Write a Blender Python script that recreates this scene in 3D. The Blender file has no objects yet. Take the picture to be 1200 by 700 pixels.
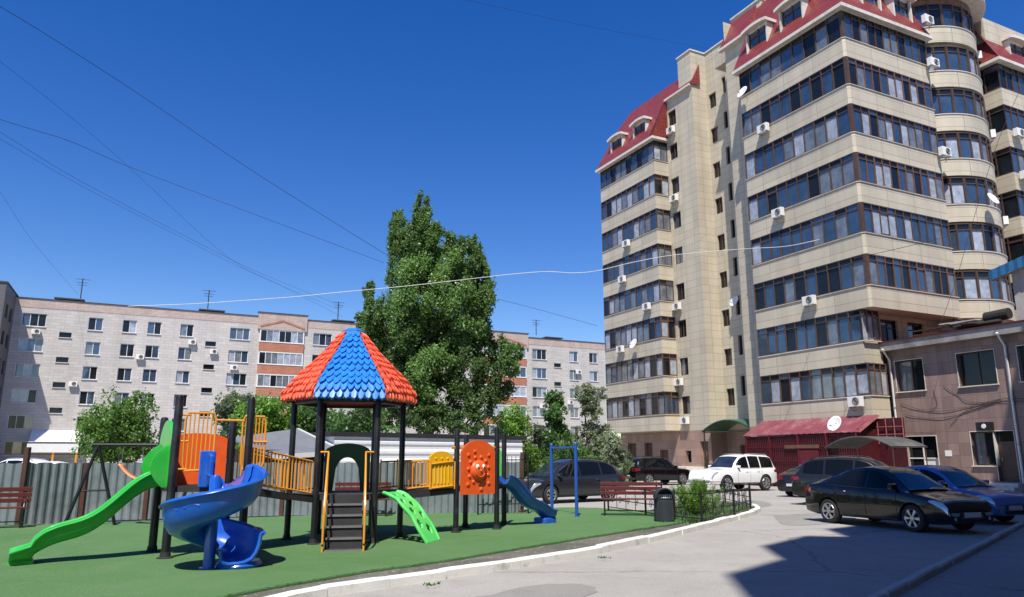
import bpy, bmesh, math, random
import numpy as np
from mathutils import Vector, Matrix
R = math.radians
random.seed(7)
rng = np.random.default_rng(7)
# ------------------------------------------------------------------ camera, sky, sun
FPX, PITCH, EYE = 870.0, R(12.07), 1.7
scene = bpy.context.scene
cam_d = bpy.data.cameras.new('camera'); cam = bpy.data.objects.new('camera', cam_d)
scene.collection.objects.link(cam); scene.camera = cam
cam.location = (0, 0, EYE); cam.rotation_euler = (R(90) + PITCH, 0, 0)
cam_d.sensor_width = 36; cam_d.lens = 36 * FPX / 1200; cam_d.clip_end = 6000; cam_d.clip_start = .05
SUN_EL = R(59); SH = Vector((-.148, -.989)).normalized()
SUN_DIR = Vector((SH.x * math.cos(SUN_EL), SH.y * math.cos(SUN_EL), math.sin(SUN_EL)))
world = bpy.data.worlds.new('World'); scene.world = world; world.use_nodes = True
nt = world.node_tree; bg = nt.nodes['Background']
sky = nt.nodes.new('ShaderNodeTexSky'); sky.sky_type = 'NISHITA'; sky.sun_disc = False
sky.sun_elevation = SUN_EL; sky.sun_rotation = math.atan2(SH.x, SH.y)
sky.air_density = 1.0; sky.dust_density = 0.15; sky.ozone_density = 2.0
hsv = nt.nodes.new('ShaderNodeHueSaturation'); hsv.inputs['Saturation'].default_value = 1.42; hsv.inputs['Value'].default_value = 1.06; hsv.inputs['Hue'].default_value = .518
nt.links.new(sky.outputs[0], hsv.inputs['Color']); nt.links.new(hsv.outputs[0], bg.inputs[0])
bg.inputs[1].default_value = 0.105
sd = bpy.data.lights.new('sun', 'SUN'); sun = bpy.data.objects.new('sun', sd); scene.collection.objects.link(sun)
sd.energy = 5.0; sd.angle = R(.53); sd.color = (1, .95, .86)
sun.rotation_euler = SUN_DIR.to_track_quat('Z', 'Y').to_euler()
scene.view_settings.view_transform = 'Standard'; scene.view_settings.look = 'None'
scene.view_settings.exposure = 0.42; scene.view_settings.gamma = 1

# ------------------------------------------------------------------ placing helpers
CT, ST = math.cos(PITCH), math.sin(PITCH)
def ray(px, py):
    u = 350 - py
    return Vector(((px - 600), FPX * CT - u * ST, FPX * ST + u * CT))
def G(px, py, z=0.0):
    r = ray(px, py); t = (z - EYE) / r.z
    return Vector((r.x * t, r.y * t, z))
def D(px, py, Y):
    r = ray(px, py); t = Y / r.y
    return Vector((r.x * t, Y, EYE + r.z * t))
GA = math.atan2(.443, .896)                     # the street grid is turned by this angle
dR = Vector((math.cos(GA), math.sin(GA), 0)); dL = Vector((-math.sin(GA), math.cos(GA), 0))
COL = scene.collection
ORG = {}
def tag(o, label=None, cat=None, group=None, kind=None):
    if label: o['label'] = label
    if cat: o['category'] = cat
    if group: o['group'] = group
    if kind: o['kind'] = kind
    return o
def thing(name, label, cat, loc=(0, 0, 0), rz=0.0, group=None):
    o = bpy.data.objects.new(name, None); COL.objects.link(o)
    o.location = loc; o.rotation_euler = (0, 0, rz); o.empty_display_size = .2
    ORG[o.name] = Vector(loc)
    return tag(o, label, cat, group)
def copy_tree(o, parent=None):
    c = o.copy(); COL.objects.link(c)
    if parent: c.parent = parent
    for ch in list(o.children): copy_tree(ch, c)
    return c

class MB:
    def __init__(s): s.v = []; s.f = []; s.m = []
    def add(s, vs, fs, m=0):
        b = len(s.v); s.v += [tuple(p) for p in vs]
        for f in fs: s.f.append(tuple(b + i for i in f)); s.m.append(m)
        return s
    def box(s, x0, x1, y0, y1, z0, z1, m=0, M=None):
        vs = [Vector((x, y, z)) for z in (z0, z1) for y in (y0, y1) for x in (x0, x1)]
        if M is not None: vs = [M @ p for p in vs]
        return s.add(vs, [(0, 2, 3, 1), (4, 5, 7, 6), (0, 1, 5, 4), (2, 6, 7, 3), (0, 4, 6, 2), (1, 3, 7, 5)], m)
    def cbox(s, c, sx, sy, sz, rz=0, m=0):
        return s.box(-sx/2, sx/2, -sy/2, sy/2, -sz/2, sz/2, m, Matrix.Translation(c) @ Matrix.Rotation(rz, 4, 'Z'))
    def quad(s, a, b, c, d, m=0): return s.add([a, b, c, d], [(0, 1, 2, 3)], m)
    def prism(s, poly, z0, z1, m=0, mside=None):
        n = len(poly)
        vs = [(p[0], p[1], z0) for p in poly] + [(p[0], p[1], z1) for p in poly]
        s.add(vs, [tuple(range(n - 1, -1, -1)), tuple(range(n, 2 * n))], m)
        s.add(vs, [(i, (i + 1) % n, n + (i + 1) % n, n + i) for i in range(n)], m if mside is None else mside)
        return s
    def beam(s, a, b, w, h=None, m=0, up=None):
        a = Vector(a); b = Vector(b); h = h or w
        d = (b - a).normalized(); up = up or (Vector((0, 0, 1)) if abs(d.z) < .95 else Vector((0, 1, 0)))
        x = d.cross(up).normalized() * w / 2; y = x.cross(d).normalized() * h / 2
        vs = [p + i * x + j * y for p in (a, b) for i, j in ((-1, -1), (1, -1), (1, 1), (-1, 1))]
        return s.add(vs, [(0, 1, 2, 3), (7, 6, 5, 4), (0, 4, 5, 1), (1, 5, 6, 2), (2, 6, 7, 3), (3, 7, 4, 0)], m)
    def tube(s, pts, r, n=8, m=0, cap=True, closed=False):
        pts = [Vector(p) for p in pts]; k = len(pts)
        rs = r if isinstance(r, (list, tuple)) else [r] * k
        t0 = (pts[1] - pts[0]).normalized()
        nrm = t0.orthogonal().normalized(); vs = []
        for i, p in enumerate(pts):
            if closed: t = (pts[(i + 1) % k] - pts[i - 1]).normalized()
            else: t = (pts[min(i + 1, k - 1)] - pts[max(i - 1, 0)]).normalized()
            nrm = (nrm - t * nrm.dot(t)).normalized(); bn = t.cross(nrm)
            for j in range(n):
                a = 2 * math.pi * j / n
                vs.append(p + (nrm * math.cos(a) + bn * math.sin(a)) * rs[i])
        fs = [(i * n + j, i * n + (j + 1) % n, (i + 1) * n + (j + 1) % n, (i + 1) * n + j) for i in range(k - 1) for j in range(n)]
        if closed: fs += [((k - 1) * n + j, (k - 1) * n + (j + 1) % n, (j + 1) % n, j) for j in range(n)]
        elif cap: fs += [tuple(range(n - 1, -1, -1)), tuple(range((k - 1) * n, k * n))]
        return s.add(vs, fs, m)
    def lathe(s, prof, c=(0, 0, 0), n=24, m=0, M=None, cap=True):
        vs = []
        for (r, z) in prof:
            for j in range(n):
                a = 2 * math.pi * j / n; vs.append(Vector((r * math.cos(a), r * math.sin(a), z)))
        M = M or Matrix.Translation(c)
        vs = [M @ p for p in vs]
        fs = [(i * n + j, i * n + (j + 1) % n, (i + 1) * n + (j + 1) % n, (i + 1) * n + j) for i in range(len(prof) - 1) for j in range(n)]
        if cap: fs += [tuple(range(n - 1, -1, -1)), tuple(range((len(prof) - 1) * n, len(prof) * n))]
        return s.add(vs, fs, m)
    def grid(s, P, m=0, closeu=False):
        r = len(P); c = len(P[0]); vs = [p for row in P for p in row]
        fs = [(i * c + j, i * c + (j + 1) % c, (i + 1) * c + (j + 1) % c, (i + 1) * c + j) for i in range(r - 1) for j in range(c if closeu else c - 1)]
        return s.add(vs, fs, m)
    def build(s, name, mats, parent=None, smooth=False, world=False, bevel=0, solid=0):
        me = bpy.data.meshes.new(name)
        vs = s.v
        if world and parent is not None:
            o = ORG[root_of(parent).name]; vs = [(p[0] - o.x, p[1] - o.y, p[2] - o.z) for p in vs]
        me.from_pydata([tuple(p) for p in vs], [], s.f)
        if not isinstance(mats, (list, tuple)): mats = [mats]
        for m in mats: me.materials.append(m)
        if len(mats) > 1: me.polygons.foreach_set('material_index', s.m)
        if smooth:
            me.polygons.foreach_set('use_smooth', [True] * len(me.polygons))
        me.update()
        o = bpy.data.objects.new(name, me); COL.objects.link(o)
        if smooth and not solid:
            try: me.set_sharp_from_angle(angle=R(40))
            except Exception: pass
        if solid:
            md = o.modifiers.new('solid', 'SOLIDIFY'); md.thickness = solid; md.offset = 0
        if bevel:
            md = o.modifiers.new('bevel', 'BEVEL'); md.width = bevel; md.segments = 2; md.limit_method = 'ANGLE'
        if parent is not None: o.parent = parent
        return o
def islands(b, name, mats, parent=None, **k):
    # each connected piece of a builder becomes a mesh of its own
    par = list(range(len(b.v)))
    def fd_(i):
        while par[i] != i: par[i] = par[par[i]]; i = par[i]
        return i
    for f in b.f:
        for i in f[1:]: par[fd_(i)] = fd_(f[0])
    gr = {}
    for f, m in zip(b.f, b.m): gr.setdefault(fd_(f[0]), []).append((f, m))
    out = []
    for fs in gr.values():
        c = MB(); mp = {}
        for f, m in fs:
            for i in f:
                if i not in mp: mp[i] = len(c.v); c.v.append(b.v[i])
            c.f.append(tuple(mp[i] for i in f)); c.m.append(m)
        out.append(c.build(name, mats, parent, **k))
    return out
def root_of(o):
    while o.parent is not None: o = o.parent
    return o

# ------------------------------------------------------------------ materials
def lin(c):
    return tuple((x / 12.92 if x <= .04045 else ((x + .055) / 1.055) ** 2.4) for x in c)
MATS = {}
def mat(name, col, rough=.6, metal=0, var=.12, scale=3.0, bump=0, bscale=40, coat=0, spec=.5, trans=0, col2=None, c2scale=.6, c2lo=.45, c2hi=.6, ior=1.5):
    if name in MATS: return MATS[name]
    m = bpy.data.materials.new(name); m.use_nodes = True; t = m.node_tree; N = t.nodes; L = t.links
    b = N['Principled BSDF']; b.inputs['Roughness'].default_value = rough; b.inputs['Metallic'].default_value = metal
    b.inputs['Coat Weight'].default_value = coat; b.inputs['Specular IOR Level'].default_value = spec; b.inputs['IOR'].default_value = ior
    b.inputs['Coat Roughness'].default_value = .04
    if trans: b.inputs['Transmission Weight'].default_value = trans
    tc = N.new('ShaderNodeTexCoord')
    no = N.new('ShaderNodeTexNoise'); no.inputs['Scale'].default_value = scale; no.inputs['Detail'].default_value = 6; no.inputs['Roughness'].default_value = .65
    L.new(tc.outputs['Object'], no.inputs['Vector'])
    rp = N.new('ShaderNodeValToRGB'); rp.color_ramp.elements[0].position = .3; rp.color_ramp.elements[1].position = .7
    lo = [max(0, x * (1 - var)) for x in col]; hi = [min(1, x * (1 + var)) for x in col]
    rp.color_ramp.elements[0].color = (*lo, 1); rp.color_ramp.elements[1].color = (*hi, 1)
    L.new(no.outputs[0], rp.inputs[0]); out = rp.outputs[0]
    if col2:
        n2 = N.new('ShaderNodeTexNoise'); n2.inputs['Scale'].default_value = c2scale; n2.inputs['Detail'].default_value = 8; n2.inputs['Roughness'].default_value = .6
        L.new(tc.outputs['Object'], n2.inputs['Vector'])
        r2 = N.new('ShaderNodeMapRange'); r2.inputs['From Min'].default_value = c2lo; r2.inputs['From Max'].default_value = c2hi
        L.new(n2.outputs[0], r2.inputs[0])
        mx = N.new('ShaderNodeMix'); mx.data_type = 'RGBA'; L.new(r2.outputs[0], mx.inputs[0]); L.new(out, mx.inputs[6]); mx.inputs[7].default_value = (*col2, 1)
        out = mx.outputs[2]
    L.new(out, b.inputs['Base Color'])
    if bump:
        nb = N.new('ShaderNodeTexNoise'); nb.inputs['Scale'].default_value = bscale; nb.inputs['Detail'].default_value = 5
        L.new(tc.outputs['Object'], nb.inputs['Vector'])
        bp = N.new('ShaderNodeBump'); bp.inputs['Strength'].default_value = bump; bp.inputs['Distance'].default_value = .02
        L.new(nb.outputs[0], bp.inputs['Height']); L.new(bp.outputs[0], b.inputs['Normal'])
    MATS[name] = m; return m
def mat_tile(name, col, mortar, w, h, ms=.012, rough=.6, var=.1, offset=0.0, dirt=.25, bump=.3, sq=1, dscale=.25):
    """cladding slabs / bricks: joints follow the wall's run (x+y) and height"""
    m = bpy.data.materials.new(name); m.use_nodes = True; t = m.node_tree; N = t.nodes; L = t.links
    b = N['Principled BSDF']; b.inputs['Roughness'].default_value = rough
    tc = N.new('ShaderNodeTexCoord'); sp = N.new('ShaderNodeSeparateXYZ'); L.new(tc.outputs['Object'], sp.inputs[0])
    ad = N.new('ShaderNodeMath'); L.new(sp.outputs[0], ad.inputs[0]); L.new(sp.outputs[1], ad.inputs[1])
    cb = N.new('ShaderNodeCombineXYZ'); L.new(ad.outputs[0], cb.inputs[0]); L.new(sp.outputs[2], cb.inputs[1])
    br = N.new('ShaderNodeTexBrick'); br.offset = offset; br.squash = sq
    br.inputs['Scale'].default_value = 1; br.inputs['Brick Width'].default_value = w; br.inputs['Row Height'].default_value = h
    br.inputs['Mortar Size'].default_value = ms; br.inputs['Mortar Smooth'].default_value = .2; br.inputs['Bias'].default_value = 0
    br.inputs['Color1'].default_value = (*[x * (1 - var) for x in col], 1); br.inputs['Color2'].default_value = (*[min(1, x * (1 + var)) for x in col], 1)
    br.inputs['Mortar'].default_value = (*mortar, 1)
    L.new(cb.outputs[0], br.inputs['Vector'])
    no = N.new('ShaderNodeTexNoise'); no.inputs['Scale'].default_value = dscale; no.inputs['Detail'].default_value = 9; no.inputs['Roughness'].default_value = .7
    mp = N.new('ShaderNodeMapping'); mp.inputs['Scale'].default_value = (3, 3, .3); L.new(tc.outputs['Object'], mp.inputs[0]); L.new(mp.outputs[0], no.inputs['Vector'])
    mr = N.new('ShaderNodeMapRange'); mr.inputs['From Min'].default_value = .3; mr.inputs['From Max'].default_value = .75
    mr.inputs['To Min'].default_value = 1.06; mr.inputs['To Max'].default_value = 1 - dirt; L.new(no.outputs[0], mr.inputs[0])
    mx = N.new('ShaderNodeVectorMath'); mx.operation = 'SCALE'; L.new(br.outputs[0], mx.inputs[0]); L.new(mr.outputs[0], mx.inputs['Scale'])
    L.new(mx.outputs[0], b.inputs['Base Color'])
    bp = N.new('ShaderNodeBump'); bp.inputs['Strength'].default_value = bump; bp.inputs['Distance'].default_value = .01; bp.invert = True
    L.new(br.outputs['Fac'], bp.inputs['Height']); L.new(bp.outputs[0], b.inputs['Normal'])
    MATS[name] = m; return m

M = {}
M['cladding'] = mat_tile('cream_cladding', (.55, .485, .37), (.30, .26, .20), 1.2, .6, .014, dirt=.22, var=.07)
M['band'] = mat_tile('band_cladding', (.56, .495, .38), (.30, .26, .20), 2.4, .61, .016, dirt=.25, var=.07)
M['pink'] = mat_tile('pink_stone', (.36, .235, .185), (.2, .13, .1), .6, .6, .01, rough=.45, dirt=.3, var=.12)
M['brown_stone'] = mat_tile('brown_stone', (.29, .195, .165), (.15, .10, .09), .6, .6, .01, rough=.5, dirt=.4, var=.16, dscale=.5)
M['greybrick'] = mat_tile('silicate_brick', (.54, .50, .46), (.42, .385, .355), .9, .33, .02, dirt=.2, var=.08, offset=.5, dscale=.12)
M['topbrick'] = mat_tile('parapet_brick', (.55, .43, .37), (.36, .28, .24), .5, .16, .02, dirt=.25, var=.1, offset=.5)
M['orange'] = mat_tile('orange_panel', (.50, .20, .115), (.34, .14, .09), .5, .16, .02, dirt=.25, offset=.5)
M['white'] = mat('white_paint', (.75, .74, .71), .5, var=.06)
M['offwhite'] = mat('off_white_trim', (.66, .61, .54), .6, var=.1, col2=(.45, .4, .34), c2scale=2, c2lo=.5, c2hi=.8)
M['brownframe'] = mat('brown_window_frame', (.085, .05, .035), .5, var=.25)
M['woodframe'] = mat('wood_frame', (.15, .075, .045), .5, var=.25)
M['whiteframe'] = mat('white_window_frame', (.72, .72, .72), .4, var=.05)
M['darkglass'] = mat('dark_window_glass', (.012, .015, .018), .03, spec=.5, ior=1.45, var=.3, scale=.5)
M['blueglass'] = mat('blue_window_glass', (.035, .06, .10), .04, spec=.9, ior=1.7, var=.4, scale=.7, bump=.05, bscale=1.2)
M['midglass'] = mat('curtained_glass', (.15, .165, .18), .06, spec=.9, ior=1.7, var=.45, scale=1.4, bump=.05, bscale=1.2)
M['curtainglass'] = mat('white_curtain_glass', (.34, .37, .42), .1, spec=.9, ior=1.6, var=.35, scale=2.2, bump=.04, bscale=1.5)
M['black'] = mat('black_powder_coat', (.010, .010, .011), .38, var=.2, col2=(.035, .033, .03), c2scale=3, c2lo=.52, c2hi=.8)
M['rubber'] = mat('black_rubber', (.018, .018, .018), .75, var=.3)
M['yellow'] = mat('yellow_painted_steel', (.72, .29, .025), .35, var=.06, coat=.3)
M['yplastic'] = mat('yellow_plastic', (.80, .42, .01), .38, var=.1, col2=(.66, .40, .07), c2scale=3, c2lo=.5, c2hi=.8)
M['green'] = mat('green_plastic', (.03, .42, .05), .3, var=.1, coat=.2, col2=(.10, .40, .11), c2scale=2.2, c2lo=.5, c2hi=.8)
M['lime'] = mat('light_green_plastic', (.10, .62, .13), .35, var=.06, coat=.2)
M['dgreen'] = mat('dark_green_plastic', (.01, .085, .025), .35, var=.08)
M['blue'] = mat('blue_plastic', (.01, .095, .48), .28, var=.1, coat=.25, col2=(.06, .15, .42), c2scale=2.2, c2lo=.5, c2hi=.8)
M['roofblue'] = mat('roof_blue_plastic', (.02, .19, .62), .35, var=.12, coat=.2)
M['roofred'] = mat('roof_red_plastic', (.80, .12, .05), .38, var=.1, coat=.2)
M['redorange'] = mat('orange_red_plastic', (.78, .10, .015), .42, var=.1, col2=(.62, .14, .06), c2scale=3, c2lo=.5, c2hi=.8)
M['eye'] = mat('white_plastic', (.8, .8, .78), .35, var=.02)
M['steel'] = mat('galvanised_steel', (.42, .43, .44), .4, .7, var=.15)
M['deck'] = mat('black_rubber_deck', (.03, .03, .032), .7, var=.25, bump=.2)
M['maroon'] = mat('maroon_painted_wood', (.10, .016, .014), .45, var=.2, scale=8)
M['brownpost'] = mat('rusty_brown_steel', (.07, .028, .018), .6, var=.3)
M['postblue'] = mat('blue_painted_steel', (.015, .08, .33), .35, var=.1)
def mat_rooftile():
    m = bpy.data.materials.new('red_metal_tiles'); m.use_nodes = True; t = m.node_tree; N = t.nodes; L = t.links
    b = N['Principled BSDF']; b.inputs['Roughness'].default_value = .38
    tc = N.new('ShaderNodeTexCoord'); sp = N.new('ShaderNodeSeparateXYZ'); L.new(tc.outputs['Object'], sp.inputs[0])
    ad = N.new('ShaderNodeMath'); L.new(sp.outputs[0], ad.inputs[0]); L.new(sp.outputs[1], ad.inputs[1])
    cb = N.new('ShaderNodeCombineXYZ'); L.new(ad.outputs[0], cb.inputs[0]); L.new(sp.outputs[2], cb.inputs[1])
    br = N.new('ShaderNodeTexBrick'); br.offset = 0; br.inputs['Scale'].default_value = 1; br.inputs['Brick Width'].default_value = .3; br.inputs['Row Height'].default_value = .33
    br.inputs['Mortar Size'].default_value = .022; br.inputs['Mortar Smooth'].default_value = .6
    br.inputs['Color1'].default_value = (.21, .032, .028, 1); br.inputs['Color2'].default_value = (.25, .045, .038, 1); br.inputs['Mortar'].default_value = (.10, .012, .012, 1)
    L.new(cb.outputs[0], br.inputs['Vector']); L.new(br.outputs[0], b.inputs['Base Color'])
    bp = N.new('ShaderNodeBump'); bp.inputs['Strength'].default_value = .8; bp.inputs['Distance'].default_value = .03; bp.invert = True
    L.new(br.outputs['Fac'], bp.inputs['Height']); L.new(bp.outputs[0], b.inputs['Normal']); return m
M['rooftile'] = mat_rooftile()
def mat_ground(name, col, col2, patch, fine=90, bump=.25, rough=.9, speck=(.5, .48, .45), cracks=True):
    m = bpy.data.materials.new(name); m.use_nodes = True; t = m.node_tree; N = t.nodes; L = t.links
    b = N['Principled BSDF']; b.inputs['Roughness'].default_value = rough; b.inputs['Specular IOR Level'].default_value = .25
    tc = N.new('ShaderNodeTexCoord')
    def noise(s, d=8, r=.6):
        n = N.new('ShaderNodeTexNoise'); n.inputs['Scale'].default_value = s; n.inputs['Detail'].default_value = d; n.inputs['Roughness'].default_value = r
        L.new(tc.outputs['Object'], n.inputs['Vector']); return n
    def mixc(f, a, bb):
        x = N.new('ShaderNodeMix'); x.data_type = 'RGBA'; L.new(f, x.inputs[0])
        if isinstance(a, tuple): x.inputs[6].default_value = (*a, 1)
        else: L.new(a, x.inputs[6])
        if isinstance(bb, tuple): x.inputs[7].default_value = (*bb, 1)
        else: L.new(bb, x.inputs[7])
        return x.outputs[2]
    def rng_(o, a, bb, c=0, d=1):
        x = N.new('ShaderNodeMapRange'); x.inputs['From Min'].default_value = a; x.inputs['From Max'].default_value = bb
        x.inputs['To Min'].default_value = c; x.inputs['To Max'].default_value = d; L.new(o, x.inputs[0]); return x.outputs[0]
    c = mixc(rng_(noise(.35).outputs[0], .38, .62), col, col2)
    c = mixc(rng_(noise(1.7, 9, .7).outputs[0], .5, .72, 0, .7), c, patch)
    c = mixc(rng_(noise(fine, 3).outputs[0], .45, .75, 0, .6), c, tuple(x * .55 for x in col))
    c = mixc(rng_(noise(fine * .6, 2).outputs[0], .62, .7, 0, .6), c, speck)
    if cracks:
        v = N.new('ShaderNodeTexVoronoi'); v.feature = 'DISTANCE_TO_EDGE'; v.inputs['Scale'].default_value = .22
        nz = noise(1.2, 6, .7); ad = N.new('ShaderNodeMixRGB'); ad.inputs[0].default_value = .35
        L.new(tc.outputs['Object'], ad.inputs[1]); L.new(nz.outputs['Color'], ad.inputs[2]); L.new(ad.outputs[0], v.inputs['Vector'])
        c = mixc(rng_(v.outputs['Distance'], .0, .006, .55, 0), c, tuple(x * .3 for x in col))
    L.new(c, b.inputs['Base Color'])
    bp = N.new('ShaderNodeBump'); bp.inputs['Strength'].default_value = bump; bp.inputs['Distance'].default_value = .02
    L.new(noise(fine, 4).outputs[0], bp.inputs['Height']); L.new(bp.outputs[0], b.inputs['Normal']); return m
M['asphalt'] = mat_ground('worn_asphalt', (.325, .31, .285), (.375, .355, .33), (.26, .245, .225), 55, .5)
M['concrete'] = mat_ground('dusty_pavement', (.27, .26, .25), (.32, .31, .29), (.22, .2, .18), 40)
M['dirt'] = mat_ground('gravel_dirt', (.09, .085, .07), (.15, .14, .115), (.22, .21, .18), 25, .8, cracks=False)
M['turf'] = mat_ground('artificial_turf', (.082, .185, .06), (.108, .208, .078), (.14, .215, .105), 70, .9, speck=(.16, .27, .13), cracks=False)
M['kerb'] = mat('whitewashed_kerb', (.68, .67, .64), .8, var=.08, col2=(.38, .36, .33), c2scale=3.5, c2lo=.56, c2hi=.74, bump=.3)
M['greykerb'] = mat('concrete_kerb', (.42, .41, .39), .85, var=.15, col2=(.25, .24, .22), c2scale=3, c2lo=.5, c2hi=.7, bump=.3)
M['blade'] = mat('turf_blades', (.08, .20, .055), .7, var=.35, scale=12)
def mat_leaf(name, col, tl=.35):
    m = bpy.data.materials.new(name); m.use_nodes = True; t = m.node_tree; N = t.nodes; L = t.links
    b = N['Principled BSDF']; b.inputs['Roughness'].default_value = .42; b.inputs['Specular IOR Level'].default_value = .4
    b.inputs['Base Color'].default_value = (*col, 1)
    tr = N.new('ShaderNodeBsdfTranslucent'); tr.inputs[0].default_value = (col[0] * 1.6, col[1] * 1.7, col[2] * .8, 1)
    mx = N.new('ShaderNodeMixShader'); mx.inputs[0].default_value = tl
    L.new(b.outputs[0], mx.inputs[1]); L.new(tr.outputs[0], mx.inputs[2]); L.new(mx.outputs[0], N['Material Output'].inputs[0]); return m
M['bark'] = mat('bark', (.10, .075, .055), .9, var=.35, scale=6, bump=.6, bscale=12)

def ground_poly(name, pts, z, m, kind='structure', thick=None, label=None):
    b = MB()
    if thick: b.prism([(p[0], p[1]) for p in pts], z - thick, z)
    else: b.add([(p[0], p[1], z) for p in pts], [tuple(range(len(pts)))])
    o = b.build(name, m)
    # keep the normals up
    me = o.data
    if not thick and me.polygons[0].normal.z < 0: me.flip_normals()
    return tag(o, kind=kind)

# ------------------------------------------------------------------ the ground
ground_poly('ground', [(-2500, -600), (2500, -600), (2500, 4000), (-2500, 4000)], -.02, M['concrete'])
ground_poly('road', [(-30, -25), (60, -25), (60, 52), (9, 58), (-2, 40), (-2.2, 27), (-30, 17)], -.004, M['asphalt'])
kin = [tuple(G(*p)) for p in [(60, 800), (220, 738), (345, 703), (440, 688), (520, 676), (600, 664), (700, 647), (800, 624), (850, 611), (878, 603), (885, 599), (880, 595)]]
def smooth_line(pts, k=6):
    P = [Vector((p[0], p[1], 0)) for p in pts]; out = []
    for i in range(len(P) - 1):
        a, b, c, d = P[max(i - 1, 0)], P[i], P[i + 1], P[min(i + 2, len(P) - 1)]
        for j in range(k):
            t = j / k
            out.append(.5 * ((2 * b) + (c - a) * t + (2 * a - 5 * b + 4 * c - d) * t * t + (3 * b - a - 3 * c + d) * t ** 3))
    out.append(P[-1]); return out
def offset_line(P, d):
    out = []
    for i, p in enumerate(P):
        t = (P[min(i + 1, len(P) - 1)] - P[max(i - 1, 0)]).normalized()
        out.append(p + Vector((t.y, -t.x, 0)) * d)
    return out
def kerb(name, P, w, z0, z1, m):
    # even stones about a metre long, each laid slightly out of true
    L = [0.0]
    for i in range(1, len(P)): L.append(L[-1] + (P[i] - P[i - 1]).length)
    at = lambda s: Vector((float(np.interp(s, L, [p.x for p in P])), float(np.interp(s, L, [p.y for p in P])), 0))
    b = MB(); c = .022; rg = random.Random(len(name) + int(w * 100)); s0 = 0.0
    while s0 < L[-1] - .05:
        s1 = min(L[-1], s0 + .98); j = rg.uniform(-.012, .012); jz = rg.uniform(-.012, .01); tw = rg.uniform(-.01, .01); rows = []
        for k in range(5):
            s = s0 + .006 + (s1 - s0 - .012) * k / 4; a = at(s); t = (at(min(L[-1], s + .05)) - at(max(0, s - .05))).normalized(); nn = Vector((t.y, -t.x, 0))
            a = a + nn * (j + tw * (k - 2) / 2); q = a + nn * w; e = nn * c; zt = z1 + jz + rg.uniform(-.003, .003)
            rows.append([(a.x, a.y, z0), (a.x, a.y, zt - c), (a.x + e.x, a.y + e.y, zt), (q.x - e.x, q.y - e.y, zt), (q.x, q.y, zt - c), (q.x, q.y, z0)])
        b.grid(rows); b.add(rows[0], [tuple(range(6))]); b.add(rows[-1], [tuple(range(5, -1, -1))]); s0 = s1
    o = b.build(name, m); return tag(o, kind='structure')
KP = smooth_line(kin)
kerb('kerb', KP, .17, -.02, .13, M['kerb'])
# dirt strip inside the kerb with the planting bed at its far end
bedback = [G(*p) for p in [(878, 592), (850, 588), (800, 588), (778, 593), (760, 600)]]
inner = offset_line(KP, .01)
dirt = [(p.x, p.y) for p in inner] + [(p.x, p.y) for p in bedback]
turf_front = [tuple(G(*p)) for p in [(-60, 800), (150, 735), (285, 701), (420, 677), (520, 662), (620, 645), (700, 631.5), (760, 622), (797, 616)]]
dirt += [(x, y) for x, y, *_ in [tuple(G(790, 600)), tuple(G(600, 630)), tuple(G(285, 680)), tuple(G(60, 720))]]
ground_poly('planting_soil', dirt, .035, M['dirt'])
tf = smooth_line(turf_front, 5)
rnd = random.Random(3)
tfp = [(p.x + rnd.uniform(-.025, .025), p.y + rnd.uniform(-.03, .03)) for p in tf]
turf = tfp + [tuple(G(*p))[:2] for p in [(806, 611), (770, 602), (700, 597.5), (660, 597), (622, 598.5)]] + [(-5, 22.6), (-13.5, 18.6), (-19, 16.4), (-22, 6), (-12, 1)]
ground_poly('artificial_turf', turf, .062, M['turf'], thick=.05)
# the right-hand kerb and the pavement beyond it
RK = smooth_line([tuple(G(*p)) for p in [(880, 790), (960, 744), (1034, 702), (1100, 667), (1165, 633), (1205, 613), (1290, 580)]], 5)
kerb('kerb', RK, .14, -.02, .12, M['greykerb'])
side = [(p.x, p.y) for p in offset_line(RK, .14)] + [(40, 26), (40, 2), (6, 2)]
ground_poly('pavement', side, .03, M['concrete'], thick=.04)

# repaired patches and stains in the asphalt
M['patch'] = mat_ground('patched_asphalt', (.24, .23, .215), (.28, .265, .25), (.20, .19, .18), 50, .5, cracks=False)
for i, pts in enumerate([[(905, 604), (985, 601), (1000, 610), (925, 616)], [(560, 700), (640, 684), (700, 690), (640, 712)], [(840, 590), (880, 586), (905, 592), (868, 597)]]):
    rr = random.Random(i); q = smooth_line([tuple(G(*p)) for p in pts + pts[:1]], 5)[:-1]
    ground_poly('asphalt_patch', [(p.x + rr.uniform(-.04, .04), p.y + rr.uniform(-.06, .06)) for p in q], .001, M['patch'])
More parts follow.
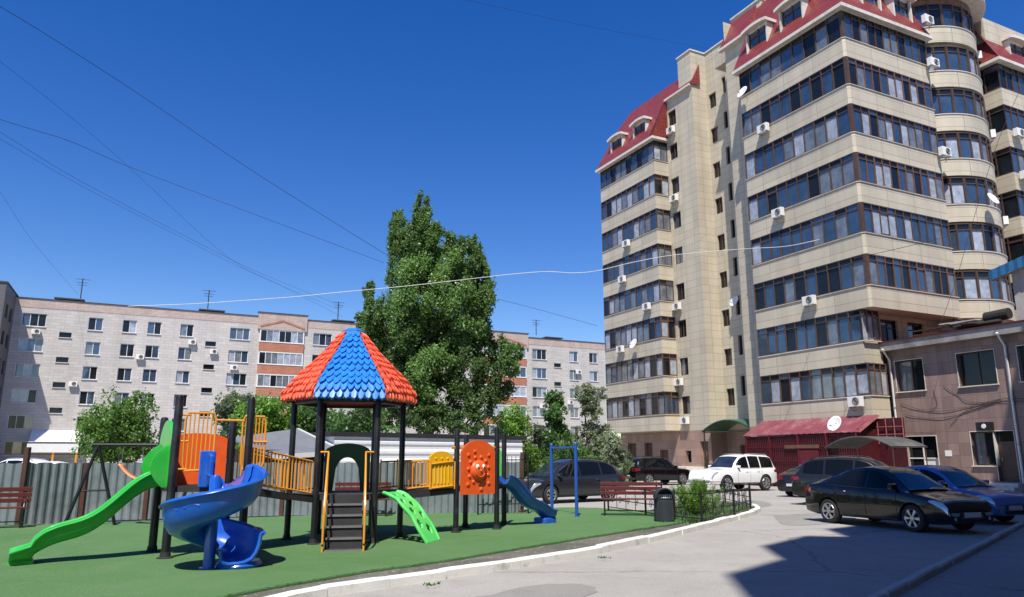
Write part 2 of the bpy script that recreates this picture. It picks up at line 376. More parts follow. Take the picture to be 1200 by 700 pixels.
# ------------------------------------------------------------------ generic building parts (local frame: x along dR, y along dL)
def glazing(parent, p0, p1, z0, z1, n, seed, framem, outn, transom=.36, inset=.03, glassw=None, name='window'):
    """a glazed strip from p0 to p1 (local xy); the pane mesh is the window, its bars a child"""
    rg = random.Random(seed)
    p0 = Vector((*p0, 0)); p1 = Vector((*p1, 0)); d = p1 - p0; L = d.length; d.normalize(); nrm = Vector((outn[0], outn[1], 0)).normalized()
    g = MB(); f = MB(); w = .048
    zt = z1 - transom
    for i in range(n):
        a = p0 + d * (L * i / n); b = p0 + d * (L * (i + 1) / n)
        k = rg.choices([0, 1, 2, 3], glassw or [.22, .45, .22, .11])[0]
        o = nrm * (-inset + rg.uniform(-.004, .004)); tl = nrm * rg.uniform(-.02, .02)
        g.quad(a + o + Vector((0, 0, z0)), b + o + Vector((0, 0, z0)), b + o + tl + Vector((0, 0, zt)), a + o + tl + Vector((0, 0, zt)), k)
        k2 = rg.choices([0, 1], [.8, .2])[0]  # upper panes mostly dark glass, standing for shade under the band above
        g.quad(a + o + Vector((0, 0, zt)), b + o + Vector((0, 0, zt)), b + o + Vector((0, 0, z1)), a + o + Vector((0, 0, z1)), k2)
    for i in range(n + 1):
        a = p0 + d * (L * i / n)
        f.beam(a + Vector((0, 0, z0)), a + Vector((0, 0, z1)), w * rg.choice([1, 1, 1.6]), .07)
    for z in (z0 + .03, zt, z1 - .03):
        f.beam(p0 + Vector((0, 0, z)), p1 + Vector((0, 0, z)), .06, .05)
    if rg.random() < .6:                       # an opened sash here and there
        i = rg.randrange(n); a = p0 + d * (L * i / n); b = p0 + d * (L * (i + 1) / n)
        f.beam(a + Vector((0, 0, z0 + .08)), b + Vector((0, 0, z0 + .08)), .05, .1); f.beam(a + Vector((0, 0, zt - .05)), b + Vector((0, 0, zt - .05)), .05, .1)
    o = g.build(name, [M['darkglass'], M['blueglass'], M['midglass'], M['curtainglass']], parent)
    f.build('frame', framem, o)
    return o
def hole_window(parent, axis, plane, outs, a0, a1, z0, z1, framem=None, reveal=.18, glass='darkglass', bars=1, sill=True, revm=None):
    """window set back in the wall: the recess is modelled (wall is not cut, so the recess is a dark-sided tray proud by 3 mm)"""
    pass

def wall_with_holes(b, axis, plane, a0, a1, z0, z1, holes, depth, out, m=0, mrev=0):
    """rectangular wall sheet with real openings and reveals. axis 'x' : wall runs along x at y=plane; 'y': runs along y at x=plane.
    out = sign of the outward direction on the other axis; holes = [(a0,a1,z0,z1)]"""
    xs = sorted({a0, a1, *[h[0] for h in holes], *[h[1] for h in holes]}); zs = sorted({z0, z1, *[h[2] for h in holes], *[h[3] for h in holes]})
    P = lambda a, z, d=0: (a, plane - out * d, z) if axis == 'x' else (plane - out * d, a, z)
    for i in range(len(xs) - 1):
        for j in range(len(zs) - 1):
            ca = (xs[i] + xs[i + 1]) / 2; cz = (zs[j] + zs[j + 1]) / 2
            if any(h[0] < ca < h[1] and h[2] < cz < h[3] for h in holes): continue
            b.quad(P(xs[i], zs[j]), P(xs[i + 1], zs[j]), P(xs[i + 1], zs[j + 1]), P(xs[i], zs[j + 1]), m)
    for h in holes:
        c = [(h[0], h[2]), (h[1], h[2]), (h[1], h[3]), (h[0], h[3])]
        for k in range(4):
            q, r = c[k], c[(k + 1) % 4]
            b.quad(P(*q), P(*r), P(*r, depth), P(*q, depth), mrev)
def recess_window(parent, axis, plane, out, h, depth, framem, glasses, seed, bars=1, sill=None, transom=None, name='window'):
    rg = random.Random(seed); P = lambda a, z, d=0: Vector((a, plane - out * d, z)) if axis == 'x' else Vector((plane - out * d, a, z))
    g = MB(); f = MB(); a0, a1, z0, z1 = h; n = bars + 1
    for i in range(n):
        q0 = a0 + (a1 - a0) * i / n; q1 = a0 + (a1 - a0) * (i + 1) / n; dd = depth - .03 + rg.uniform(-.003, .003)
        g.quad(P(q0, z0, dd), P(q1, z0, dd), P(q1, z1, dd + rg.uniform(-.012, .012)), P(q0, z1, dd), rg.choices(range(4), glasses)[0])
    w = .06; dd = depth - .05
    for i in range(n + 1):
        a = a0 + (a1 - a0) * i / n; a = min(max(a, a0 + w / 2), a1 - w / 2)
        f.beam(P(a, z0, dd), P(a, z1, dd), w if i not in (0, n) else w, .06)
    for z in (z0 + w / 2, z1 - w / 2) + ((transom,) if transom else ()):
        f.beam(P(a0, z, dd), P(a1, z, dd), .055, w)
    o = g.build(name, [M['darkglass'], M['blueglass'], M['midglass'], M['curtainglass']], parent)
    f.build('frame', framem, o)
    if sill:
        s = MB(); c = P((a0 + a1) / 2, z0 - .03, -.04)
        if axis == 'x': s.cbox(c, a1 - a0 + .12, .14, .05)
        else: s.cbox(c, .14, a1 - a0 + .12, .05)
        s.build('sill', sill, o)
    return o

# ------------------------------------------------------------------ the cream tower
C0 = Vector((20, 40.5, 0))
TW = thing('apartment_tower', 'tall cream clad apartment tower with glazed balconies and red mansard roof', 'building', C0, GA)
def S(k): return 5.0 + 3.07 * k
BH, GH = 1.22, 1.85
def panel(b, x0, x1, y0, y1, z0, z1): b.box(x0, x1, y0, y1, z0, z1)
def build_tower():
    DEP = .22
    # body walls: cream part from 3.8 m up, pink stone below
    W = MB()
    def stair_holes(v0, v1): return [(v0, v1, 5.55 + 3.07 * n, 6.85 + 3.07 * n) for n in range(10)]
    side_holes_A = [(19.15, 20.2, S(k) + .05, S(k) + 1.45) for k in range(9)]
    st = stair_holes(15.85, 16.7); strip = [(9.0, 9.9, S(k) - .6, S(k) + 1.3) for k in range(8)]
    slit = [(14.65, 15.1, 6.2 + 3.07 * n, 7.7 + 3.07 * n) for n in range(9)]
    wall_with_holes(W, 'y', 2.8, 16.94, 20.5, 3.75, 32.2, side_holes_A, DEP, -1)
    wall_with_holes(W, 'y', 2.8, 20.5, 28.8, 3.75, 32.2, [], DEP, -1)
    wall_with_holes(W, 'y', 4.36, 11.5, 16.94, 3.75, 35.2, st + slit, DEP, -1)
    W.quad((2.8, 16.94, 3.75), (4.36, 16.94, 3.75), (4.36, 16.94, 35.2), (2.8, 16.94, 35.2))
    wall_with_holes(W, 'y', 1.5, 1.5, 11.5, 3.75, 32.2, strip, DEP, -1)
    W.quad((1.5, 11.5, 3.75), (4.36, 11.5, 3.75), (4.36, 11.5, 34.5), (1.5, 11.5, 34.5))
    rw = [(a, a + 1.5, S(1) - .1, S(1) + 1.6) for a in (2.6, 5.0)] + [(a, a + 1.5, S(0) - .1, S(0) + 1.5) for a in (2.6, 5.0)]
    wall_with_holes(W, 'x', 1.5, 1.5, 15.0, 3.75, 35, rw, DEP, -1)
    W.quad((15.0, 1.5, 3.75), (15.0, 0.2, 3.75), (15.0, .2, 32.2), (15.0, 1.5, 32.2))
    W.quad((15.0, .2, 3.75), (30, .2, 3.75), (30, .2, 32.2), (15, .2, 32.2))
    W.quad((2.8, 28.8, 0), (14, 28.8, 0), (14, 28.8, 32.2), (2.8, 28.8, 32.2))
    W.quad((14, 28.8, 0), (14, 14, 0), (14, 14, 34), (14, 28.8, 34)); W.quad((30, .2, 0), (30, 14, 0), (30, 14, 34), (30, .2, 34)); W.quad((14, 14, 0), (30, 14, 0), (30, 14, 34), (14, 14, 34))
    # stair tower box above the roofs, and roof decks
    W.box(2.81, 6.5, 16.95, 18.6, 32.2, 35.3); W.box(4.37, 6.5, 11.6, 16.95, 32.2, 35.28); W.box(2.4, 9, 8.5, 11.6, 32.25, 34.9)
    W.box(3.6, 13.9, 18.6, 28.7, 32.0, 33.0); W.box(2.6, 29.9, 2.6, 13.9, 32.0, 33.2)
    W.build('wall', M['cladding'], TW)
    cope = MB(); cope.box(2.72, 6.58, 16.86, 18.68, 35.3, 35.42); cope.box(4.28, 6.58, 11.6, 16.86, 35.3, 35.42); cope.box(2.32, 9.08, 8.42, 11.6, 34.9, 35.02); cope.build('parapet_coping', M['offwhite'], TW)
    # slot blinds between the stair and balcony blocks
    fr = M['brownframe']; i = 0
    for hs, pl in ((side_holes_A, 2.8),):
        for h in hs: i += 1; recess_window(TW, 'y', pl, -1, h, DEP, fr, [.6, .1, .3, 0], i, 1)
    for h in st: i += 1; recess_window(TW, 'y', 4.36, -1, h, DEP, M['brownframe'], [.9, .05, .05, 0], i, 1)
    for h in slit: i += 1; recess_window(TW, 'y', 4.36, -1, h, DEP, M['brownframe'], [1, 0, 0, 0], i, 0)
    for h in strip: i += 1; recess_window(TW, 'y', 1.5, -1, h, DEP, M['brownframe'], [.9, .1, 0, 0], i, 1)
    for h in rw: i += 1; recess_window(TW, 'x', 1.5, -1, h, DEP, M['black'], [.6, .2, .2, 0], i, 1, transom=h[3] - .45)
    # base storey
    B = MB()
    bh = [(17.5, 18.35, .7, 2.9), (19.35, 20.0, 1.35, 2.3)]
    wall_with_holes(B, 'y', 2.8, 16.94, 21.4, 0, 3.75, [(17.3, 18.2, 0.3, 2.9), (19.3, 19.95, 1.3, 2.2)], .35, -1)
    wall_with_holes(B, 'y', 2.85, 21.4, 28.8, 0, 3.75, [(22.2, 23.3, .3, 2.3), (24.3, 25.4, .3, 2.9), (26.6, 27.9, .3, 2.9)], .35, -1)
    wall_with_holes(B, 'x', 16.94, 2.8, 4.36, 0, 3.75, [], .2, -1)
    wall_with_holes(B, 'y', 4.36, 11.5, 16.94, 0, 3.75, [(12.2, 13.3, .3, 2.6), (14.6, 15.6, .3, 2.6)], .35, -1)
    B.box(1.5, 2.2, -.0 + 1.5, 11.5, 0, 3.75); B.box(1.5, 30, 1.5, 2.0, 0, 3.75); B.box(3.6, 30, 16, 28.6, 0, .1)
    B.build('base_storey', M['pink'], TW)
    dm = M['brownframe']
    for (pl, a0, a1, z0, z1, mm) in ((2.8, 17.3, 18.2, .3, 2.9, 'woodframe'), (2.85, 24.3, 25.4, .3, 2.9, 'brownframe'), (2.85, 26.6, 27.9, .3, 2.9, 'brownframe'), (4.36, 12.2, 13.3, .3, 2.6, 'brownframe'), (4.36, 14.6, 15.6, .3, 2.6, 'brownframe'), (2.85, 22.2, 23.3, .3, 2.3, 'woodframe')):
        d = MB(); d.box(pl + .28, pl + .34, a0, a1, z0, z1)
        for q in (.08, .52): 
            for (za, zb) in ((.1, .45), (.55, .93)):
                ya = a0 + (a1 - a0) * q; d.box(pl + .26, pl + .28, ya, ya + (a1 - a0) * .38, z0 + (z1 - z0) * za, z0 + (z1 - z0) * zb)
        o = d.build('door', M[mm], TW); h = MB(); h.tube([(pl + .22, a0 + .1, z0 + 1), (pl + .22, a0 + .1, z0 + 1.25)], .015); h.build('handle', M['steel'], o)
    recess_window(TW, 'y', 2.8, -1, (19.3, 19.95, 1.3, 2.2), .35, M['black'], [1, 0, 0, 0], 77, 0)
    # balcony bands and glazing
    lf = M['offwhite']
    for k in range(8):
        z = S(k); b = MB()
        if k >= 2:
            v0, u1 = 0, 7.85
            poly = [(0, 8.7), (1.5, 8.7), (1.5, 1.5), (u1, 1.5), (u1, 0), (.14, 0), (0, .14)]
        elif k == 1: poly = [(0, 8.7), (1.5, 8.7), (1.5, .75), (.0, .75)]
        else: poly = [(0, 8.7), (1.5, 8.7), (1.5, .6), (.0, .6)]
        poly = poly[::-1]
        b.prism(poly, z - BH, z)
        b.build('balcony_band', M['band'], TW)
        t = MB()
        q = .05
        if k >= 2:
            t.prism([(-q, 8.75), (-q, .12), (.12, -q), (7.9, -q), (7.9, .12), (.2, .12), (.12, .2), (.12, 8.75)], z, z + .045)
        else: t.prism([(-q, 8.75), (-q, .55), (1.5, .55), (1.5, .7), (.12, .7), (.12, 8.75)], z, z + .045)
        t.build('parapet_coping', M['offwhite'] if k < 2 else M['cladding'], TW)
        y0 = .14 if k >= 2 else (.75 if k == 1 else .6)
        gw = {7: [.35, .4, .2, .05], 6: [.3, .4, .2, .1], 5: [.1, .35, .35, .2], 4: [.2, .45, .3, .05], 3: [.05, .35, .25, .35], 2: [.35, .4, .25, 0], 1: [.25, .4, .35, 0], 0: [.1, .2, .4, .3]}[k]
        glazing(TW, (.04, 8.68), (.04, y0 + .04), z + .045, z + GH, 10 if k != 7 else 9, 100 + k, M['brownframe'], (-1, 0), glassw=gw)
        if k >= 2:
            glazing(TW, (.2, .04), (7.82, .04), z + .045, z + GH, 11, 200 + k, M['brownframe'] if k % 2 else M['woodframe'], (0, -1), glassw=gw)
            cp = MB(); cp.beam((.11, .11, z + .045), (.11, .11, z + GH), .16, .16); cp.build('corner_post', M['brownframe'], TW)
        else:
            glazing(TW, (.04, y0 + .04), (1.5, y0 + .04), z + .045, z + GH, 3, 230 + k, M['woodframe'], (0, -1), glassw=[.3, .2, .3, .2])
        # interior back and end so the strip is not see-through
        # block A
        b = MB(); b.prism([(1.34, 28.8), (2.8, 28.8), (2.8, 20.5), (1.34, 20.5)][::-1], z - BH, z); b.build('balcony_band', M['band'], TW)
        t = MB(); t.prism([(1.29, 28.85), (1.29, 20.45), (2.8, 20.45), (2.8, 20.6), (1.44, 20.6), (1.44, 28.85)], z, z + .045); t.build('parapet_coping', M['cladding'], TW)
        gwa = [[.25, .1, .4, .25], [.2, .1, .5, .2], [.35, .2, .35, .1], [.2, .2, .5, .1], [.2, .4, .25, .15], [.1, .4, .25, .25], [.25, .2, .3, .25], [.3, .4, .3, 0]][k]
        glazing(TW, (1.38, 28.78), (1.38, 20.54), z + .045, z + GH, 10, 300 + k, M['brownframe'], (-1, 0), glassw=gwa)
        glazing(TW, (1.38, 20.54), (2.78, 20.54), z + .045, z + GH, 2, 320 + k, M['woodframe'] if k in (0, 1, 2, 6) else M['brownframe'], (0, -1), glassw=[.3, .2, .3, .2])
        # right block
        b = MB(); b.box(14.9, 30, -.4, .2, z - BH, z); b.box(14.9, 15.0, .2, 2.6, z - BH, z); b.build('balcony_band', M['band'], TW)
        glazing(TW, (14.94, 2.6), (14.94, -.36), z, z + GH, 3, 340 + k, M['brownframe'], (-1, 0), glassw=[.8, .2, 0, 0])
        glazing(TW, (14.94, -.36), (24, -.36), z, z + GH, 12, 350 + k, M['brownframe'], (0, -1), glassw=gw)
    # slab soffits closing the gaps between glazing head and the band above
    # curved bay
    cx, cy, r = 11.25, 3.3, 3.95
    A0, A1, n = R(-165), R(-15), 30
    arc = lambda rr, off=0: [(cx + rr * math.cos(A0 + (A1 - A0) * i / n), cy + rr * math.sin(A0 + (A1 - A0) * i / n)) for i in range(n + 1)]
    for k in range(1, 9):
        z = S(k) + (.15 if k == 8 else 0); b = MB(); o_ = arc(r)
        if k > 1: b.prism(o_, z - BH + .1, z)
        else: b.prism([(7.6, .3), (11.8, .3), (11.8, 2.2), (7.6, 2.2)], z - BH, z)
        b.build('balcony_band', M['band'], TW)
        if k == 1:
            glazing(TW, (7.7, .34), (11.76, .34), z, z + GH, 5, 410, M['woodframe'], (0, -1), glassw=[.1, .2, .2, .5]); 
            g2 = glazing(TW, (11.76, .34), (11.76, 2), z, z + GH, 2, 411, M['woodframe'], (1, 0)); continue
        t = MB(); p_ = arc(r + .05); q_ = arc(r - .12); t.prism(p_ + q_[::-1], z, z + .045); t.build('parapet_coping', M['offwhite'], TW)
        g = MB(); f = MB(); rg = random.Random(500 + k); m_ = 12; h = GH if k < 8 else 1.75
        pt = lambda i, rr: Vector((cx + rr * math.cos(A0 + (A1 - A0) * i / m_), cy + rr * math.sin(A0 + (A1 - A0) * i / m_), 0))
        for i in range(m_):
            a, c = pt(i, r - .1), pt(i + 1, r - .1); Z = lambda v: Vector((0, 0, v))
            g.quad(a + Z(z + .045), c + Z(z + .045), c + Z(z + h - .4), a + Z(z + h - .4), rg.choices([0, 1, 2, 3], [.15, .35, .15, .35])[0]); g.quad(a + Z(z + h - .4), c + Z(z + h - .4), c + Z(z + h), a + Z(z + h), 0)  # top panes all dark glass, for the shade beneath each band
        for i in range(m_ + 1):
            a = pt(i, r - .07); f.beam(a + Z(z), a + Z(z + h), .17 if i % 2 == 0 else .08, .1)
        for zz in (z + .08, z + h - .42, z + h - .03):
            for i in range(m_): f.beam(pt(i, r - .07) + Z(zz), pt(i + 1, r - .07) + Z(zz), .07, .06)
        o = g.build('window', [M['darkglass'], M['blueglass'], M['midglass'], M['curtainglass']], TW); f.build('frame', M['brownframe'], o)
    z8 = S(8) + .15 + 1.75
    b = MB(); b.prism(arc(r - .05), z8, z8 + .5); b.build('gable_panel', M['woodframe'], TW)
    b = MB(); b.prism(arc(r + .75), z8 + .5, z8 + .62); b.prism(arc(r + .85), z8 + .62, z8 + .95); b.build('cornice', M['offwhite'], TW)
    b = MB(); b.prism(arc(r - .3), S(1), z8); b.prism([(9, 1.5), (13.6, 1.5), (13.6, 9), (9, 9)], S(8), z8 + 1.5); b.build('wall', M['cladding'], TW)
    # inner dark backing behind the glazed strips
    b = MB()
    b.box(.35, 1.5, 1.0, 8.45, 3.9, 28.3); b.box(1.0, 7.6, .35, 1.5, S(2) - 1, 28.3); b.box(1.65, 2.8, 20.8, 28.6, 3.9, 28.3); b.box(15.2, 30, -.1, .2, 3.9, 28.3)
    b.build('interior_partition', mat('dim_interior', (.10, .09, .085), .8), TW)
    # mansard roofs
    e = 28.42 - 8.42 + 8.0   # eave height 28.0
    E = S(7) + GH + .05
    def mansard(path_out, path_in, path_top, zi=32.35, zt=34.6, name='roof'):
        b = MB(); n = len(path_out)
        for i in range(n - 1):
            a, c = path_out[i], path_out[i + 1]; a2, c2 = path_in[i], path_in[i + 1]; a3, c3 = path_top[i], path_top[i + 1]
            b.quad((*a, E + .2), (*c, E + .2), (*c2, zi), (*a2, zi)); b.quad((*a2, zi), (*c2, zi), (*c3, zt), (*a3, zt))
        b.quad((*path_out[0], E + .2), (*path_in[0], zi), (path_in[0][0] + .8, path_in[0][1], zi), (path_in[0][0] + .8, path_out[0][1], E + .2))
        b.quad((*path_out[-1], E + .2), (*path_in[-1], zi), (path_in[-1][0], path_in[-1][1] + .3, zi), (path_out[-1][0], path_out[-1][1] + .5, E + .2))
        return b.build(name, M['rooftile'], TW)
    q = .28
    mansard([(-q, 9.0), (-q, -q), (8.1, -q)], [(1.5, 9.0), (1.5, 1.5), (8.1, 1.5)], [(2.5, 9.0), (2.5, 2.5), (8.1, 2.5)])
    b = MB(); b.quad((1.2, 11.8, 32.2), (1.2, 8.9, 32.2), (2.5, 8.9, 34.9), (2.5, 11.8, 34.9)); b.quad((1.5, 8.9, 30.6), (1.2, 8.9, 32.2), (2.5, 8.9, 34.9), (2.5, 8.9, 30.6)); b.build('roof', M['rooftile'], TW)
    mansard([(1.34 - q, 29.1), (1.34 - q, 20.25)], [(2.75, 28.0), (2.75, 20.25)], [(3.6, 26.6), (3.6, 20.25)], zt=34.1)
    b = MB(); b.quad((1.06, 20.25, E + .2), (2.75, 20.25, E + .2), (2.75, 20.25, 32.35), (2.75, 20.25, 32.35)); 
    b.quad((2.6, 20.3, 32.2), (2.6, 16.8, 32.2), (3.6, 16.8, 34.1), (3.6, 20.3, 34.1)); b.quad((2.6, 16.8, 32.2), (3.6, 16.8, 32.2), (3.6, 16.8, 34.1), (3.6, 16.8, 34.1))
    b.quad((1.06, 29.1, E + .2), (2.75, 28.0, 32.35), (9, 28.0, 32.35), (9, 29.1, E + .2)); b.quad((2.75, 28, 32.35), (3.6, 26.6, 34.1), (9, 26.6, 34.1), (9, 28, 32.35)); b.box(3.6, 9, 18.6, 26.6, 33, 34.08); b.build('roof', M['rooftile'], TW)
    b = MB(); b.quad((14.6, -.7, E + .2), (30, -.7, E + .2), (30, 1.2, 32.6), (14.6, 1.2, 32.6)); b.quad((14.6, 3.5, E + .2), (14.6, -.7, E + .2), (14.6 + .9, 1.2, 32.6), (14.6 + .9, 3.5, 32.6)); b.quad((15.5, 1.2, 32.6), (30, 1.2, 32.6), (30, 3, 34.4), (15.5, 3, 34.4)); b.build('roof', M['rooftile'], TW)
    # eaves: white fascia with soffit
    b = MB()
    for (x0, x1, y0, y1) in ((-q - .06, .3, -q - .06, 9.05), (.3, 8.15, -q - .06, .3), (1.34 - q - .06, 1.7, 20.2, 29.15), (1.7, 2.8, 20.2, 20.6), (14.5, 30, -.78, -.2), (14.5, 15.0, -.2, 2.6)):
        b.box(x0, x1, y0, y1, E - .02, E + .2)
    b.box(1.12, 1.5, 8.9, 11.86, 32.0, 32.2); b.box(2.5, 2.8, 16.94, 20.3, 32.05, 32.22)
    islands(b, 'eaves', M['offwhite'], TW)
    b = MB(); b.box(-.02, 1.5, .0, 8.7, E - .06, E - .025); b.box(1.5, 7.85, 0, 1.5, E - .06, E - .025); b.box(1.34, 2.8, 20.5, 28.8, E - .06, E - .025); islands(b, 'soffit', M['offwhite'], TW)
    # dormers on the left faces and the right face
    def dormer(face, c, base, w=1.55, h=1.9, x0=-.35):
        b = MB(); f = MB(); g = MB()
        # local: s along face, d into the roof
        def P(s, d, z):
            return (base + d, c + s, z) if face == 'L' else (c + s, base + d, z)
        zb, zt = E + .55, E + .55 + h; sgn = 1
        def bx(bb, s0, s1, d0, d1, z0, z1):
            vs = [P(s, d, z) for z in (z0, z1) for d in (d0, d1) for s in (s0, s1)]
            bb.add(vs, [(0, 2, 3, 1), (4, 5, 7, 6), (0, 1, 5, 4), (2, 6, 7, 3), (0, 4, 6, 2), (1, 3, 7, 5)])
        bx(b, -w / 2 - .12, -w / 2, .12, 1.9, zb, zt); bx(b, w / 2, w / 2 + .12, .12, 1.9, zb, zt)
        bx(b, -w / 2 - .12, w / 2 + .12, .12, .4, zb - .1, zb)
        # shallow arched roof
        n = 8; W2 = w / 2 + .3
        top = [(-W2 + 2 * W2 * i / n, zt + .16 * (1 - ((2 * i / n) - 1) ** 2) ) for i in range(n + 1)]
        r0 = [P(s, -.15, z) for s, z in top]; r1 = [P(s, 2.3, z) for s, z in top]; r2 = [P(s, -.15, z + .22) for s, z in top]; r3 = [P(s, 2.3, z + .22) for s, z in top]
        b.grid([r0, r1]); b.grid([r2, r3]); b.grid([r0, r2]); b.grid([r1, r3])
        b.add([r0[0], r2[0], r3[0], r1[0]], [(0, 1, 2, 3)]); b.add([r0[-1], r2[-1], r3[-1], r1[-1]], [(0, 1, 2, 3)])
        bx(b, -w / 2, w / 2, .3, .5, zt - .02, zt + .3)
        o = b.build('dormer', M['offwhite'], TW)
        bx(g, -w / 2, w / 2, .34, .38, zb, zt); o2 = g.build('window', M['blueglass'], o)
        for s in (-w / 2 + .04, 0, w / 2 - .04): bx(f, s - .045, s + .045, .28, .34, zb, zt)
        bx(f, -w / 2, w / 2, .28, .34, zb, zb + .08); bx(f, -w / 2, w / 2, .28, .34, zt - .5, zt - .42)
        f.build('window_frame', M['brownframe'], o)
    for c in (7.0, 3.9): dormer('L', c, .05, 1.75, 2.1)
    for c in (3.2, 6.2): dormer('F', c, .05, 1.6, 2.1)
    for c in (22.7, 26.3): dormer('L', c, 1.34 + .1, 1.7, 1.9)
    dormer('F', 18.2, -.3, 2.0)
    # entrance canopy (arched sheet on posts) at the stair
    b = MB(); n = 12
    for (za, zb_) in ((0, .06),):
        rows = []
        for i in range(n + 1):
            s = -1 + 2 * i / n; y = 14.3 + 2.6 * s; z = 3.55 + .75 * (1 - s * s)
            rows.append([(1.9, y, z), (4.36, y, z + .1), (4.36, y, z + .17), (1.9, y, z + .07)])
        b.grid(rows, closeu=True)
    cn = b.build('entrance_canopy', mat('green_polycarbonate', (.05, .12, .075), .3, var=.2), TW)
    b = MB()
    for y in (11.8, 16.75): b.tube([(2.0, y, 0), (2.0, y, 3.6)], .05)
    b.tube([(1.95, 14.3 + 2.6 * s, 3.55 + .75 * (1 - s * s)) for s in [-1 + i / 6 for i in range(13)]], .05)
    b.tube([(2, 11.8, 3.5), (2, 16.8, 3.5)], .035); b.build('canopy_frame', mat('dark_green_steel', (.012, .03, .02), .5), cn)
    b = MB(); b.box(.9, 2.79, 17.6, 20.6, 0, 1.0); b.box(0.7, 2.79, 16.2, 17.6, 0, .3); b.build('entrance_ramp', M['offwhite'], TW)
build_tower()

# ------------------------------------------------------------------ the long grey brick block on the left
LB0 = Vector((-53.2, 81, 0))
LB = thing('brick_apartment_block', 'long pale grey brick apartment block with orange balcony panels behind the playground', 'building', LB0, GA)
def ft(px, py):
    r = ray(px, py); q = r.x / r.y
    return (q * 81 + 53.2) / (.896 - .443 * q)
def build_block():
    t = lambda px, py=400: ft(px, py)
    rows = [16.6 - 2.8 * n for n in range(6)]
    wins = []      # (t0,t1,z0,z1)
    wide = [t(40, 375), t(281, 392)]; norm = [t(112, 380), t(152, 381), t(181, 384), t(219, 387)]; half = [t(77, 389), t(247, 400)]
    wide2 = [t(378, 397), t(632, 407)]; norm2 = [t(672, 410), t(695, 412)]; half2 = [t(653, 418)]
    T1 = t(708, 402); norm_mid = [t(428, 400), t(455, 400)]
    for n, z in enumerate(rows):
        for a in wide: wins.append((a - 1.15, a + 1.15, z - .7, z + .75))
        for a in norm: wins.append((a - .72, a + .72, z - .72, z + .75))
        for a in norm_mid: wins.append((a - .72, a + .72, z - .72, z + .75))
        for a in wide2: wins.append((a - 1.2, a + 1.2, z - .75, z + .8))
        for a in norm2: wins.append((a - .75, a + .75, z - .75, z + .8))
        for a in half: wins.append((a - .6, a + .6, z - 1.75, z - 1.15))
        for a in half2: wins.append((a - .6, a + .6, z - 1.75, z - 1.15))
    bays = [(t(304, 395), t(356, 395)), (t(566, 395), t(616, 405))]
    bayh = [(a, b, 1.2, 17.4) for a, b in bays]
    # bays first: recess with panels
    W = MB(); wall_with_holes(W, 'x', 0, -1.8, T1, 0, 18.0, wins + bayh, .25, -1)
    W.box(-1.8, T1, 0.26, 12, 0, 18.3); W.quad((T1, 0, 0), (T1, 12, 0), (T1, 12, 18.3), (T1, 0, 18.3)); W.quad((T1, 0, 18.0), (T1, .26, 18.0), (-1.8, .26, 18), (-1.8, 0, 18))
    W.build('wall', M['greybrick'], LB)
    P_ = MB(); P_.box(-1.8, T1 + .03, -.03, .25, 18.0, 19.0); 
    for a, b in bays: P_.box(a - .3, b + .3, -.25, 0.2, 17.4, 19.5)
    P_.build('parapet', M['topbrick'], LB)
    c = MB(); c.box(-1.9, T1 + .1, -.12, .3, 19.0, 19.08); c.box(-1.9, T1 + .1, .3, 12.1, 18.5, 18.8)
    for a, b in bays: c.box(a - .4, b + .4, -.35, .3, 19.5, 19.58)
    for a in half + half2 + [t(405, 385)]: c.box(a - 1.2, a + 1.2, 1, 4.5, 18.8, 19.35); c.box(a - 1.6, a + 1.4, .6, 4.9, 19.35, 19.5)
    c.build('roof_edge', mat('dark_roof_edge', (.06, .055, .055), .7), LB)
    for a, b in bays:
        g = MB(); s1 = MB()
        n_ = 8
        pts = [(a + (b - a) * i / n_, 17.75 + .85 * (1 - abs(2 * i / n_ - 1)) ) for i in range(n_ + 1)]
        for i in range(n_): s1.beam((pts[i][0], -.27, pts[i][1]), (pts[i + 1][0], -.27, pts[i + 1][1]), .06, .22)
        s1.build('gable_trim', M['orange'], LB)
        for z in rows[:6]:
            p = MB(); p.box(a, b, -.22, .2, z - 1.95, z - .82); p.build('balcony_panel', M['orange'], LB)
            e = MB(); e.box(a - .05, b + .05, -.27, .2, z - .82, z - .74); e.box(a, a + .12, -.2, .2, z - .74, z + .85); e.box(b - .12, b, -.2, .2, z - .74, z + .85); e.box(a, b, -.2, .2, z + .7, z + .85); e.build('balcony_trim', M['white'], LB)
            glazing(LB, (a + .1, -.16), (b - .1, -.16), z - .74, z + .72, 7, int(z * 10 + a), M['whiteframe'], (0, -1), glassw=[.15, .1, .35, .4], transom=.02)
    i = 0
    for h in wins:
        i += 1; small = h[3] - h[2] < 1
        if i > 95: break
        recess_window(LB, 'x', 0, -1, h, .2, M['whiteframe'] if not small else M['black'], [.35, .25, .25, .15] if not small else [1, 0, 0, 0], i + 900, 2 if h[1] - h[0] > 1.9 else (1 if not small else 0), sill=M['white'])
    v = MB()
    for a in [t(83, 360), t(250, 375), t(655, 405)]: v.box(a - .35, a + .35, -.02, 0, 18.2, 18.6)
    v.build('attic_vent', M['orange'], LB)
    # ground-floor awning over a shop entrance
    a0, a1 = t(36, 515), t(96, 505); s = MB(); s.prism([(a0, -2.2), (a1, -2.2), (a1, 0), (a0, 0)], 3.3, 3.35)
    s.add([(a0, -2.4, 2.6), (a1, -2.4, 2.6), (a1, 0, 4.6), (a0, 0, 4.6)], [(0, 1, 2, 3)]); s.box(a0, a1, -2.42, -2.3, 2.2, 3.1)
    aw = s.build('awning', M['white'], LB)
    s = MB()
    for k_, a in enumerate((a0 + (a1 - a0) * .52, a1 - .1)): s.tube([(a, -2.3, 0), (a, -2.3, 2.4)], .12, m=0)
    s.build('awning_post', M['yellow'], aw)
build_block()
